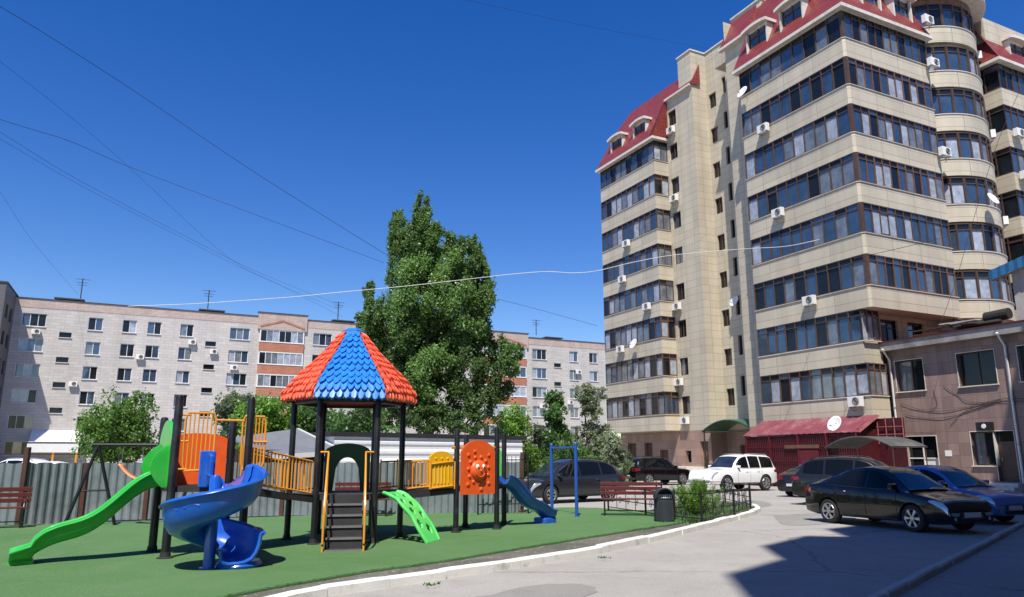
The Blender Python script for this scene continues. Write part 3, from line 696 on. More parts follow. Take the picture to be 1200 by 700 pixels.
# wing at the left end, nearer to the camera
WG = thing('block_wing', 'shaded end wing of the grey apartment block at the left edge of the photo', 'building', LB0, GA)
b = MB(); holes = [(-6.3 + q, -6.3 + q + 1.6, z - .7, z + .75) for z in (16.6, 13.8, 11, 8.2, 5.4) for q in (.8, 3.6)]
wall_with_holes(b, 'y', -1.8, -6.8, 0, 0, 19.2, holes, .2, 1); b.box(-16, -2.02, -6.8, 12, 0, 19.2); b.quad((-2.02, -6.8, 0), (-1.8, -6.8, 0), (-1.8, -6.8, 19.2), (-2.02, -6.8, 19.2)); b.quad((-2.02, -6.8, 19.2), (-1.8, -6.8, 19.2), (-1.8, 0, 19.2), (-2.02, 0, 19.2)); b.build('wall', mat('shade_dark_wing_wall', (.10, .10, .105), .6), WG)  # wing wall coloured dark to stand for the shade on it
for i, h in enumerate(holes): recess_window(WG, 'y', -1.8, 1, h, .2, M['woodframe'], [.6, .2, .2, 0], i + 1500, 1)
b = MB(); b.box(-16.1, -1.7, -6.9, 12, 19.2, 19.35); b.build('roof_edge', MATS['dark_roof_edge'], WG)
# ------------------------------------------------------------------ two-storey brown stone building on the right
RB0 = Vector((21.3, 42.0, 0))     # its far corner, where it meets the tower; facade runs towards -dL (local -y)
RB = thing('office_building', 'two storey brown stone building with grey eaves to the right of the tower', 'building', RB0, GA)
def build_red():
    W = MB()
    f = lambda px: 0
    def fv(px, py):      # distance along the facade (towards the camera) of a photo column
        r = ray(px, py); q = r.x / r.y      # X = 21.3 + .443 s ; Y = 42 - .896 s
        return (q * 42.0 - 21.3) / (.443 + .896 * q)
    w1 = (fv(1050, 440), fv(1083, 440)); w2 = (fv(1122, 430), fv(1167, 430)); w3 = (fv(1193, 420), fv(1230, 420))
    d1 = (fv(1063, 530), fv(1099, 530)); d2 = (fv(1139, 525), fv(1166, 525)); d3 = (fv(1168, 530), fv(1191, 530))
    H = [(-w1[1], -w1[0], 5.25, 6.95), (-w2[1], -w2[0], 5.25, 6.95), (-w3[1], -w3[0], 5.25, 6.95),
         (-d1[1], -d1[0], .5, 2.8), (-d2[1], -d2[0], 1.3, 2.95), (-d3[1], -d2[1] + -.02, .55, 2.95)]
    wall_with_holes(W, 'y', 0, -14, 0, 0, 7.9, H, .3, -1)
    W.quad((0, 0, 0), (12, 0, 0), (12, 0, 7.9), (0, 0, 7.9)); W.quad((0, -14, 0), (12, -14, 0), (12, -14, 7.9), (0, -14, 7.9)); W.quad((12, -14, 0), (12, 0, 0), (12, 0, 7.9), (12, -14, 7.9)); W.box(.4, 11.9, -13.9, -.1, 0, .1)
    W.build('wall', M['brown_stone'], RB)
    b = MB(); b.box(.32, 11.9, -13.9, -.05, 3.6, 3.7); b.box(.9, 1, -13.9, -.05, .1, 7.8); b.build('interior_partition', MATS['dim_interior'], RB)
    # roof: eave box, red drip edge, low pitch
    e = MB(); e.box(-.55, 0, -14.3, .15, 7.55, 7.9); e.box(-.55, 12.3, -14.3, .15, 7.9, 8.0); e.build('eaves', mat('grey_metal_fascia', (.30, .28, .265), .5, var=.15, col2=(.18, .16, .15), c2scale=1.5), RB)
    r = MB(); r.box(-.62, 12.4, -14.35, .2, 8.0, 8.07); r.add([(-.62, -14.35, 8.08), (-.62, .2, 8.08), (6, .2, 9.1), (6, -14.35, 9.1), (12.4, .2, 8.08), (12.4, -14.35, 8.08)], [(0, 1, 2, 3), (3, 2, 4, 5), (1, 4, 2), (0, 3, 5)]); r.build('roof', M['maroon'], RB)
    for i, h in enumerate(H[:3]): recess_window(RB, 'y', 0, -1, h, .3, M['brownframe'], [.8, .1, .1, 0], 2000 + i, 1, sill=M['offwhite'])
    recess_window(RB, 'y', 0, -1, H[4], .3, M['brownframe'], [.6, .1, .3, 0], 2010, 1, sill=M['offwhite'])
    # light metal reveals round the openings
    s = MB()
    for h in H:
        for a in (h[0], h[1]): s.box(-.03, .27, a - .03 if a == h[0] else a, a if a == h[0] else a + .03, h[2], h[3])
        s.box(-.03, .27, h[0] - .03, h[1] + .03, h[3], h[3] + .04)
    s.build('window_surround', M['offwhite'], RB)
    for nm, h, c in (('door', H[3], 'white'), ('door', H[5], 'brownframe')):
        d = MB(); d.box(.2, .26, h[0] + (.9 if nm == 'door' and c == 'white' else .02), h[1] - .02, h[2], h[3] - .25) if False else None
        if c == 'white':
            m_ = (h[0] + h[1]) / 2; d.box(.2, .26, h[0] + .02, m_, h[2], h[2] + 1.15); o = d.build('door', M['white'], RB)
            g = MB(); g.box(.21, .24, h[0] + .02, h[1] - .02, h[2] + 1.16, h[3]); g.box(.21, .24, m_ + .05, h[1] - .02, h[2], h[2] + 1.16); g.build('window', [M['darkglass']], RB)
            q = MB(); q.box(.16, .2, m_, m_ + .06, h[2], h[3]); q.box(.16, .2, h[0], h[1], h[2] + 1.12, h[2] + 1.18); q.build('door_frame', M['white'], o)
        else:
            d.box(.2, .26, h[0] + .02, h[1] - .02, h[2], h[2] + 1.9); o = d.build('door', M[c], RB)
            g = MB(); g.box(.21, .24, h[0] + .02, h[1] - .02, h[2] + 1.92, h[3]); g.build('window', [M['darkglass']], RB)
            q = MB(); q.tube([(.17, h[1] - .15, 1.5), (.17, h[1] - .15, 1.7)], .02); q.build('handle', M['steel'], o)
    st = MB(); a0, a1 = H[5][0] - .4, H[5][1] + .5
    st.box(-.9, 0, a0, a1, 0, .5); st.box(-1.25, -.9, a0, a1, 0, .33); st.box(-1.6, -1.25, a0, a1, 0, .16); st.build('steps', M['offwhite'], RB)
    n = MB(); n.box(-.02, 0, -d1[1] - .75, -d1[1] - .4, 1.75, 2.05); n.build('notice', M['white'], RB)
    # drain pipes with white elbows
    for y in (-.25, -fv(1178, 400)):
        p = MB(); p.tube([(-.6, y, 7.65), (-.35, y, 7.35), (-.1, y, 7.05), (-.1, y, .2)], .06, 10); o = p.build('drain_pipe', M['white'], RB, True)
        p = MB(); 
        for z in (6.5, 4.4, 2.3, .8): p.lathe([(.08, z - .03), (.08, z + .03)], (-.1, y, 0), 10)
        islands(p, 'bracket', M['steel'], o)
    # slack cables on the wall
    for (pts) in ([(-.6, 4.6), (-2.2, 4.1), (-4, 4.15), (-6.2, 4.5), (-8, 4.35), (-11, 4.6)], [(-.8, 4.0), (-2.0, 3.75), (-3.6, 3.8), (-6, 4.45)], [(-3.3, 3.3), (-4.2, 4.0), (-6.1, 4.5)], [(-3.2, 5.4), (-3.9, 4.8), (-4.8, 4.4), (-8.5, 4.3)], [(-2.6, 5.2), (-2.7, 4.4), (-2.3, 4.2)]):
        P = smooth_line([(y, z, 0) for y, z in pts], 5); q = MB(); q.tube([(-.035 - .01 * math.sin(i), p.x, p.y) for i, p in enumerate(P)], .011, 5); q.build('cable', M['rubber'], RB)
    lmp = MB(); yb = (H[4][0]) ; lmp.box(-.35, -.02, yb - .1, yb + .6, 3.0, 3.4); o = lmp.build('floodlight', M['black'], RB); l2 = MB(); l2.lathe([(.11, -.37), (.12, -.34)], n=14, M=Matrix.Translation((0, yb + .2, 3.2)) @ Matrix.Rotation(R(90), 4, 'Y')); l2.build('lens', M['white'], o)
    # odds and ends on the roof edge
    return H
RBH = build_red()
jk = thing('roof_junk', 'pile of planks and sheets lying on the brown building roof edge', 'building materials', (RB0 + dR * .25 - dL * 3.4 + Vector((0, 0, 8.22))), GA)
b = MB(); rg = random.Random(5)
for i in range(9): b.cbox((rg.uniform(-.3, .6), rg.uniform(-1.3, 1.3), .06 + .09 * i * .6), rg.uniform(.15, .4), rg.uniform(1.2, 2.4), .06, rg.uniform(-.2, .2), i % 2)
b.build('plank', [M['brownpost'], M['greykerb']], jk)
jt = thing('rooftop_pipes', 'black bundle of pipes and a tank lying on the brown building roof', 'pipes', (RB0 + dR * .35 - dL * 5.6 + Vector((0, 0, 8.22))), GA)
b = MB(); b.tube([(.5, .3, .5), (.5, -.9, .55)], .28, 12); b.tube([(.2, 1.6, .15), (.3, -.5, .2)], .12, 8); b.tube([(-.1, 1.2, .15), (.1, -.7, .15)], .1, 8); b.build('pipe', M['rubber'], jt)

# grey rendered building with a blue sheet eave, behind it
BB = thing('blue_eave_house', 'light grey rendered upper storey with a blue corrugated metal eave at the right edge', 'building', (25.9, 37.4, 0), GA)
b = MB(); b.box(0, 9, -12, 0, 7.2, 11.2); b.build('wall', mat('grey_render', (.42, .40, .38), .8, var=.08, col2=(.33, .31, .29), c2scale=.8), BB)
b = MB(); n = 60
rows = [[], []]; r0 = []; r1 = []; r2 = []
for i in range(n + 1):
    y = .9 - 13 * i / n; z = 11.2 + .22 * (.9 - y); dz = .05 * (i % 2)
    r0.append((-.4 - dz, y, z - .42)); r1.append((-.4 - dz, y, z + .1)); r2.append((4, y, z + 1.6 + dz))
b.grid([r0, r1, r2]); b.build('eave_sheet', mat('blue_sheet', (.02, .12, .27), .4, var=.1), BB)
b = MB(); b.add([(-.36, .9, 10.8), (-.36, -12, 13.65), (0, -12, 13.65), (0, .9, 10.8)], [(0, 1, 2, 3)]); b.box(0, .3, -12, -.01, 11.2, 11.25); b.add([(0, 0, 11.2), (0, -12, 11.2), (0, -12, 13.9), (0, 0, 11.3)], [(0, 1, 2, 3)]); b.build('soffit', MATS['grey_render'], BB)
b = MB(); b.tube([(-.08, -.5, 8.7), (-.08, -9, 8.9)], .12, 10); b.build('duct', M['white'], BB)

# maroon sheet annex at the foot of the tower
AN = thing('maroon_annex', 'maroon barred entrance annex with a translucent pink lean-to roof at the tower foot', 'annex', C0, GA)
mar = mat('maroon_steel', (.12, .012, .02), .45, var=.2)
b = MB(); 
z0, z1 = 3.0, 3.95
n = 40
ra, rb2 = [], []
for i in range(n + 1):
    y = .2 + 8.6 * i / n; w = .03 * math.sin(i * math.pi)
    dz = .025 * (i % 2); ra.append((-1.75, y, z0 + dz)); rb2.append((-.02, y, z1 + dz))
b.grid([ra, rb2]); b.build('lean_to_roof', mat('pink_polycarbonate', (.20, .045, .06), .4, var=.15, col2=(.32, .16, .17), c2scale=1.2, c2lo=.5, c2hi=.8), AN)
b = MB(); b.box(-1.6, -1.56, .4, 8.6, 0, 2.95); b.box(-1.56, 1.45, 8.56, 8.6, 0, 2.95); b.box(.0, .04, -1.2, .4, 0, 3.75); b.box(-1.56, 0, .4, .44, 0, 3.2); b.build('wall_sheet', mat('dark_maroon_sheet', (.06, .007, .011), .5, var=.3), AN)
b = MB()
for i in range(56): y = .4 + 8.2 * i / 55; b.tube([(-1.66, y, .2), (-1.66, y, 2.9)], .014, 5)
for z in (.25, 1.5, 2.3, 2.9): b.beam((-1.68, .35, z), (-1.68, 8.6, z), .04)
for y in (.4, 2.4, 4.4, 6.6, 8.6): b.beam((-1.7, y, 0), (-1.7, y, 3), .08)
b.build('bars', mar, AN)
b = MB()
for y in (-1.2, -.7, -.2, .3): b.beam((-.1, y, 2.4), (-.1, y, 3.8), .035)
for z in (2.9, 3.3): b.beam((-.1, -1.2, z), (-.1, .4, z), .035)
b.beam((-1.7, .2, 3.0), (-.02, .2, 3.9), .05); b.build('gate_frame', mat('rusty_pink_steel', (.4, .13, .12), .6), AN)
b = MB(); b.box(-1.72, -1.66, 3.0, 4.4, 0.1, 2.1); o = b.build('door', mar, AN); b = MB(); b.box(-1.76, -1.72, 2.9, 5.4, 2.2, 2.4); b.build('door_sign_board', M['woodframe'], AN)

# arched carport canopy in front of the annex and the brown building
CP = thing('arched_canopy', 'grey arched corrugated canopy on thin posts in front of the maroon annex', 'canopy', (17.3, 37.0, 0), GA)
b = MB(); rows = []; n = 16
for i in range(n + 1):
    s = -1 + 2 * i / n; rows.append([(-.9, -.2 + 1.9 * s, 2.15 + .5 * (1 - s * s)), (1.6, -.2 + 1.9 * s, 2.15 + .5 * (1 - s * s)), (1.6, -.2 + 1.9 * s, 2.2 + .5 * (1 - s * s)), (-.9, -.2 + 1.9 * s, 2.2 + .5 * (1 - s * s))])
b.grid(rows, closeu=True); b.build('canopy_sheet', mat('weathered_grey_sheet', (.075, .075, .072), .6, var=.2, col2=(.13, .125, .12)), CP)
for x in (-.8, 1.5):
    for y in (-2.05, 1.65): b = MB(); b.tube([(x, y, 0), (x, y, 2.17)], .03); b.build('post', M['brownpost'], CP)

# neighbouring block behind the camera: outside the photo, it casts the stepped shade on the road
off = Vector((SUN_DIR.x, SUN_DIR.y, 0)) / SUN_DIR.z * 27
NB = thing('neighbour_block', 'tall dark neighbouring block outside the photo to the right that shades the parked cars', 'building', (0, 0, 0))
shp = [G(*p) for p in [(900, 740), (888, 700), (884, 684), (850, 673), (932, 650), (892, 640), (943, 628), (1003, 629), (967, 620), (995, 617), (1030, 606), (1175, 574)]]
pl = [(p.x + off.x, p.y + off.y) for p in shp] + [(38, 12), (38, -40), (1.2, -40)]
b = MB(); b.prism(pl[::-1], 0, 27); b.build('wall', mat('low_bounce_render', (.16, .12, .1), .85), NB)  # wall colour kept dark to bounce less light into the shade

# ------------------------------------------------------------------ fence behind the playground
FP = [Vector((-22, 15.6, 0)), Vector((-11.9, 17.5, 0)), Vector((-9.6, 18.6, 0)), G(170, 610.5), G(330, 606), G(480, 604.5), G(612, 603)]
FP[0] = G(-150, 622); FP[1] = G(22, 618); FP[2] = G(95, 613)
FN = thing('sheet_metal_fence', 'grey corrugated sheet metal fence with brown posts behind the playground', 'fence', (0, 0, 0))
def sheet_fence():
    m = mat('grey_galvanised_sheet', (.20, .235, .245), .5, .2, var=.18, scale=1.5, col2=(.13, .15, .155), c2scale=2.5, c2lo=.5, c2hi=.75)
    for a, c in zip(FP[:-1], FP[1:]):
        b = MB(); d = c - a; L = d.length; d.normalize(); nn = Vector((d.y, -d.x, 0)); k = int(L / .05)
        lo = []; hi = []
        for i in range(k + 1):
            w = [0, .035, .035, 0][i % 4]; p = a + d * (L * i / k) + nn * w; h = 1.55 + .012 * math.sin(i * .9)
            lo.append((p.x, p.y, .04)); hi.append((p.x, p.y, h))
        b.grid([lo, hi]); b.build('sheet_panel', m, FN, solid=.004)
    for p, h in zip(FP[1:], (1.95, 1.55, 1.7, 1.6, 1.6, 1.85)):
        b = MB(); b.beam((p.x, p.y - .05, 0), (p.x, p.y - .05, h), .11, .11); b.build('post', M['brownpost'], FN)
    b = MB()
    for a, c in zip(FP[:-1], FP[1:]):
        b.beam(a + Vector((0, .1, .5)), c + Vector((0, .1, .5)), .05); b.beam(a + Vector((0, .1, 1.3)), c + Vector((0, .1, 1.3)), .05)
    b.beam(FP[0] + Vector((0, 0, 1.78)), FP[2] + Vector((0, 0, 1.78)), .02)
    b.build('rail', M['brownpost'], FN)
sheet_fence()
def bar_fence(name, label, pts, h, sp, m, rails=(.15, .9), scroll=False, group=None):
    t = thing(name, label, 'fence', (pts[0].x, pts[0].y, 0), 0, group)
    for a, c in zip(pts[:-1], pts[1:]):
        b = MB(); d = c - a; L = d.length; d.normalize(); k = max(1, int(L / sp))
        for r in rails: b.beam(a + Vector((0, 0, h * r)), c + Vector((0, 0, h * r)), .025)
        for i in range(1, k): p = a + d * (L * i / k); b.beam(p + Vector((0, 0, h * rails[0])), p + Vector((0, 0, h * rails[-1] + (.1 if not scroll else 0))), .018)
        if scroll:
            for i in range(max(1, int(L / .55))):
                p = a + d * (.3 + i * .55)
                if (p - a).length > L: break
                pts_ = [p + d * (.1 * math.cos(q * .7) * (1 - q / 16)) + Vector((0, 0, h * .5 + .13 * math.sin(q * .7) * (1 - q / 16))) for q in range(14)]
                b.tube(pts_, .009, 5)
        b.build('panel', m, t, world=True)
    for p in pts: b = MB(); b.beam((p.x, p.y, 0), (p.x, p.y, h + .05), .05); b.build('post', m, t, world=True)
    return t
bar_fence('bar_fence', 'black vertical bar fence in front of the sheet fence right of the play tower', [G(560, 606), G(590, 605.5), G(619, 604.5)], 1.75, .13, M['black'], (.2, .62, .93))
low = bar_fence('planter_fence', 'low black scrollwork fence round the planted corner by the kerb', [G(*p) for p in [(713, 600), (757, 607), (791, 612), (823, 615.5), (861, 609), (880, 601.5)]], .78, .6, M['black'], (.2, .5, .98), True)
bar_fence('planter_fence', 'low black fence along the far side of the planted corner behind the bush', [G(*p) for p in [(776, 592), (815, 590), (850, 590), (880, 597)]], .8, .6, M['black'], (.2, .5, .98), True)

# ------------------------------------------------------------------ shed behind the fence
def shed():
    A = Vector((-6.5, 27.6, 0)); Bp = D(612, 520, 33.5); Bp.z = 0; d = (Bp - A).normalized(); n = Vector((d.y, -d.x, 0)); L = (Bp - A).length
    t = thing('corrugated_shed', 'long low shed with white corrugated walls and a black roof edge behind the fence', 'shed', A, math.atan2(d.y, d.x))
    m = mat('white_corrugated_sheet', (.80, .81, .82), .5, .0, var=.06)
    b = MB(); lo = []; 
    rows = []
    for i in range(29):
        z = 2.45 * i / 28; off_ = .03 if i % 4 in (1, 2) else 0
        rows.append([(0, -off_, z), (L, -off_, z)])
    b.grid(rows); b.quad((0, 0, 0), (0, 5, 0), (0, 5, 2.45), (0, 0, 2.45)); b.quad((L, 0, 0), (L, 5, 0), (L, 5, 2.4), (L, 0, 2.4)); b.quad((0, 5, 0), (L, 5, 0), (L, 5, 2.45), (0, 5, 2.45)); b.build('wall', m, t)
    b = MB(); b.box(-.2, L + .2, -.08, 5.2, 2.46, 2.62); b.build('roof', mat('black_roofing_felt', (.02, .02, .023), .7, var=.3), t)
    A2 = D(391, 520, 27.2); B2 = D(316, 520, 25.3)
    d2 = Vector((B2.x - A2.x, B2.y - A2.y, 0)); L2 = d2.length; rz = math.atan2(d2.y, d2.x)
    t2 = thing('lean_to_shed', 'dark low lean-to with a sloping grey sheet roof and white fascia behind the rope railing', 'shed', (A2.x, A2.y, 0), rz)
    b = MB(); b.box(0, L2, -2.4, -.3, 0, 1.95); b.build('wall', M['rubber'], t2)
    b = MB(); b.add([(-.1, .3, 1.9), (L2 + .1, .3, 1.75), (L2 + .1, -2.6, 2.35), (-.1, -2.6, 2.75)], [(0, 1, 2, 3)]); b.build('roof', mat('grey_sheet_roof', (.17, .175, .185), .5, var=.12), t2, solid=.06)
    b = MB(); b.beam((-.15, .32, 1.86), (L2 + .1, .32, 1.7), .05, .16); b.beam((-.15, .3, 1.9), (-.15, -2.6, 2.72), .05, .16); b.build('fascia', M['white'], t2)
shed()

# ------------------------------------------------------------------ trees
def leaves(cl, n, size, seed, flat=.0, squash=1.0, shell=.55, droop=0.0, aspect=.75):
    """cl: list of (center, (rx,ry,rz)); returns verts, faces of n leaf quads in clumped shells"""
    g = np.random.default_rng(seed)
    w = np.array([c[1][0] * c[1][2] for c in cl]) ** .9; w /= w.sum(); idx = g.choice(len(cl), n, p=w)
    C = np.array([tuple(c[0]) for c in cl]); Rr = np.array([c[1] for c in cl])
    # twigs: sub-clumps inside every lobe
    nt_ = 30
    tw = g.normal(size=(len(cl), nt_, 3)); tw /= np.linalg.norm(tw, axis=2, keepdims=True); tw *= (shell + (1 - shell) * g.random((len(cl), nt_, 1)) ** .6)
    ti = g.integers(0, nt_, n)
    P = C[idx] + tw[idx, ti] * Rr[idx] + g.normal(size=(n, 3)) * Rr[idx] * .14
    out = (P - C[idx]) / Rr[idx]; out /= (np.linalg.norm(out, axis=1, keepdims=True) + 1e-6)
    N = out * .6 + g.normal(size=(n, 3)) * .7 + np.array([0, 0, .35]); N /= np.linalg.norm(N, axis=1, keepdims=True)
    T = np.cross(N, g.normal(size=(n, 3))); T /= np.linalg.norm(T, axis=1, keepdims=True); B_ = np.cross(N, T)
    s = size * (.6 + .8 * g.random((n, 1)))
    q = np.stack([P - T * s, P - B_ * s * aspect * .8, P + T * s, P + B_ * s * aspect * .8], axis=1)
    return q.reshape(-1, 3)
def quadmesh(name, V, mats, parent, seed, wts, loc):
    n = len(V) // 4; me = bpy.data.meshes.new(name); V = V - np.array(tuple(loc))
    me.vertices.add(n * 4); me.vertices.foreach_set('co', V.astype(np.float32).ravel())
    me.loops.add(n * 4); me.loops.foreach_set('vertex_index', np.arange(n * 4, dtype=np.int32))
    me.polygons.add(n); me.polygons.foreach_set('loop_start', np.arange(0, n * 4, 4, dtype=np.int32)); me.polygons.foreach_set('loop_total', np.full(n, 4, dtype=np.int32))
    for m in mats: me.materials.append(m)
    g = np.random.default_rng(seed); me.polygons.foreach_set('material_index', g.choice(len(mats), n, p=wts).astype(np.int32))
    me.update(calc_edges=True); me.validate()
    o = bpy.data.objects.new(name, me); COL.objects.link(o); o.parent = parent; return o
LM = {k: [mat_leaf(f'{k}_leaf_{s}', tuple(c * f for c in col)) for s, f in (('light', 1.35), ('mid', 1.0), ('dark', .7))] for k, col in
      {'poplar': (.115, .195, .06), 'lime': (.10, .19, .035), 'olive': (.20, .235, .16), 'maple': (.07, .14, .04), 'bush': (.13, .24, .04), 'willow': (.115, .16, .085)}.items()}
def tree(name, label, cat, base, cl, n, size, kind, seed, trunk_h, trunk_r, shell=.55, group=None, branch=None):
    t = thing(name, label, cat, (base.x, base.y, 0), 0, group); rg = random.Random(seed)
    V = leaves(cl, n, size, seed, shell=shell); quadmesh('crown', V, LM[kind], t, seed, [.3, .45, .25], (base.x, base.y, 0))
    b = MB(); top = max(c[0][2] + c[1][2] * .5 for c in cl); bx, by = base.x, base.y
    tipx = sorted(cl, key=lambda c: -c[0][2])[0][0]
    n_ = 9; pts = []
    for i in range(n_ + 1):
        q = i / n_; pts.append(Vector((bx + (tipx[0] - bx) * q ** 1.3 + rg.uniform(-.05, .05), by + (tipx[1] - by) * q ** 1.3, top * q)))
    b.tube(pts, [trunk_r * (1.15 - 1.1 * (i / n_) ** .6) + .01 for i in range(n_ + 1)], 10)
    for c in cl:
        cz = c[0][2]; zs = max(trunk_h, cz - abs(Vector((c[0][0] - bx, c[0][1] - by)).length) * 1.2 - c[1][2] * .6); q = min(1, zs / top)
        s = Vector((bx + (tipx[0] - bx) * q ** 1.3, by + (tipx[1] - by) * q ** 1.3, zs)); e = Vector(tuple(c[0])) + Vector((0, 0, c[1][2] * .4))
        mid = (s + e) / 2 + Vector((rg.uniform(-.2, .2), rg.uniform(-.2, .2), -.1 * (e - s).length))
        r = trunk_r * .2 * (1 - q * .6)
        b.tube([s, mid, e], [r, r * .6, r * .15], 6)
    b.build('trunk', M['bark'], t, True, world=True)
    return t
def lobes_px(lst, Y, depth=1.0, seed=0):
    rg = random.Random(seed); out = []
    for (px, py, rx, rz) in lst:
        k = Y / 851.0
        c = D(px, py, Y + rg.uniform(-depth, depth)); out.append(((c.x, c.y, c.z), (rx * k, rx * k * .95, rz * k)))
    return out
# the tall poplar: many ascending plumes
pop = [(500, 264, 11, 22), (505, 445, 34, 32), (495, 300, 25, 42), (532, 335, 26, 40), (480, 350, 28, 42), (542, 380, 28, 38), (508, 400, 30, 38), (458, 405, 24, 32), (550, 310, 20, 26), (470, 275, 14, 24), (565, 345, 15, 26), (440, 385, 16, 22), (494, 246, 9, 20), (486, 275, 13, 25), (503, 278, 14, 26), (465, 262, 9, 18), (466, 290, 13, 26), (528, 285, 10, 22), (520, 310, 15, 28), (545, 300, 11, 22), (556, 298, 9, 20), (562, 325, 13, 24), (492, 315, 18, 32), (470, 330, 16, 28),
       (432, 343, 7, 15), (437, 365, 11, 20), (426, 378, 9, 14), (452, 372, 15, 26), (540, 345, 18, 28), (571, 352, 10, 20), (500, 365, 22, 34), (478, 385, 20, 30), (560, 382, 17, 28), (530, 395, 22, 34), (445, 405, 18, 26), (595, 425, 13, 20), (604, 412, 9, 12), (580, 410, 14, 22),
       (425, 400, 10, 14), (500, 425, 26, 34), (460, 438, 22, 28), (550, 432, 24, 32), (585, 450, 16, 22), (520, 465, 26, 28), (478, 470, 24, 24), (562, 472, 20, 22), (440, 462, 18, 20), (500, 492, 26, 16), (545, 496, 22, 14), (455, 492, 20, 14)]
cl = lobes_px(pop, 45, 1.6, 4)
pb = Vector((D(505, 500, 45).x, 45, 0))
tree('poplar_tree', 'tall dark green poplar with ragged upright branches standing behind the play tower roof', 'tree', pb, cl, 210000, .08, 'poplar', 11, 1.5, .32, shell=.5)
def blob(name, label, px, base_y, top, w, Y, kind, seed, n=9000, size=.09, group='trees and shrubs behind the fence', depth=None, conical=False, cat='tree'):
    rg = random.Random(seed); P = []; hh = (base_y - top)
    for i in range(20):
        q = rg.random(); py = base_y - hh * (.22 + .72 * q); ww = w * (.5 if not conical else .5 * (1.08 - q)) * (1 if conical else math.sqrt(max(.1, 1 - (2 * q - .9) ** 2 * .75)))
        a = rg.uniform(-.75, .75); r = w * rg.uniform(.15, .25)
        P.append((px + a * ww, py, r, r * rg.uniform(.8, 1.25)))
    P.append((px + rg.uniform(-3, 3), top + hh * .13, w * .13, hh * .13))
    P.append((px, base_y - hh * .3, w * .3, hh * .28))
    c = lobes_px(P, Y, (depth or w * .3) * Y / 851, seed); b = D(px, 560, Y)
    return tree(name, label, cat, Vector((b.x, b.y, 0)), c, n, size, kind, seed, .8, .14, shell=.35, group=group)
blob('leafy_tree', 'bright green rounded tree in front of the grey block, left of the playground', 146, 545, 468, 96, 42, 'lime', 21, 15000, .085)
blob('leafy_tree', 'sunlit bright green bush tree peeping between the yellow railings', 318, 545, 474, 90, 42, 'bush', 22, 13000, .09)
blob('leafy_tree', 'pale green scrubby tree left of the blue and red roof', 272, 545, 462, 60, 47, 'willow', 23, 9000, .09)
blob('leafy_tree', 'green tree under the left side of the play tower roof', 372, 550, 468, 75, 44, 'maple', 24, 11000, .09)
blob('leafy_tree', 'dark green tree seen through the play tower posts', 425, 550, 476, 90, 40, 'maple', 25, 12000, .08)
blob('leafy_tree', 'low yellowish green tree right of the tall poplar', 605, 590, 482, 70, 52, 'bush', 26, 11000, .09)
blob('leafy_tree', 'narrow conical green tree between the shed and the silvery tree', 651, 590, 460, 46, 50, 'maple', 27, 14000, .085, conical=True)
blob('silver_tree', 'tall silvery grey tree in front of the end of the grey block', 692, 595, 448, 56, 52, 'olive', 28, 16000, .085)
blob('silver_shrub', 'low silvery shrub beside the tower base', 718, 585, 512, 44, 44, 'olive', 29, 8000, .07, cat='shrub')
blob('leafy_tree', 'green shrub in the gap behind the dark estate car', 665, 585, 520, 70, 47, 'maple', 30, 9000, .08)
blob('leafy_tree', 'green hedge-like tree at the corner of the grey block', 630, 590, 500, 46, 56, 'willow', 31, 7000, .09)
# bush in the planter: long thin upright leaves
def planter_bush():
    b0 = G(818, 606); t = thing('planter_bush', 'feathery bright green bush inside the low black planter fence', 'bush', b0)
    g = np.random.default_rng(5); n = 9000; V = []
    stems = MB()
    tips = []
    for i in range(46):
        a = g.uniform(0, 2 * math.pi); r = g.uniform(.1, .75); h = g.uniform(.65, 1.08) * (1.1 - .45 * r)
        tip = np.array([b0.x + r * math.cos(a) * .95, b0.y + r * math.sin(a) * .8, h]); base = np.array([b0.x + .25 * r * math.cos(a), b0.y + .25 * r * math.sin(a), .03])
        tips.append((base, tip)); stems.tube([base, (base + tip) / 2 + np.array([0, 0, .08]), tip], [.01, .007, .003], 4)
    for i in range(n):
        base, tip = tips[g.integers(0, 46)]; q = g.uniform(.2, 1.05); p = base + (tip - base) * q + g.normal(size=3) * .035
        d = g.normal(size=3) + (tip - base) * 1.3 + np.array([0, 0, .3]); d /= np.linalg.norm(d); s = np.cross(d, g.normal(size=3)); s /= np.linalg.norm(s)
        L = g.uniform(.05, .1); V += [p, p + d * L * .5 + s * .011, p + d * L, p + d * L * .5 - s * .011]
    quadmesh('foliage', np.array(V), LM['bush'], t, 3, [.4, .4, .2], b0); stems.build('stem', M['bark'], t, world=True)
planter_bush()
# weeds and grass in the planter and along the kerb
def tufts():
    g = np.random.default_rng(9); V = []
    spots = []
    for _ in range(900):
        px = g.uniform(770, 884); py = g.uniform(592, 618); p = G(px, py)
        if py > 616 - max(0, (px - 820)) * .22: continue
        spots.append((p, g.uniform(.04, .16)))
    for _ in range(60):
        i = g.integers(8, len(KP) - 3); p = KP[i] + Vector((g.normal() * .08 - .12, g.normal() * .08 + .12, 0)); spots.append((p, g.uniform(.02, .06)))
    for px, py in ((508, 689), (705, 657)):
        for _ in range(5): p = G(px, py) + Vector((g.normal() * .05, g.normal() * .03, 0)); spots.append((p, g.uniform(.02, .045)))
    for p, h in spots:
        for _ in range(7):
            d = np.array([g.normal() * .5, g.normal() * .5, 1.0]); d /= np.linalg.norm(d); q = np.array([p.x + g.normal() * .04, p.y + g.normal() * .04, .035]); s = np.array([g.normal(), g.normal(), 0]) * .008
            V += [q - s, q + s, q + s * .2 + d * h, q - s * .2 + d * h]
    me = quadmesh('weeds', np.array(V), LM['maple'] , None, 4, [.4, .4, .2], (0, 0, 0)); tag(me, kind='stuff', label='scattered weeds along the kerb and in the planted corner', cat='weeds')
tufts()
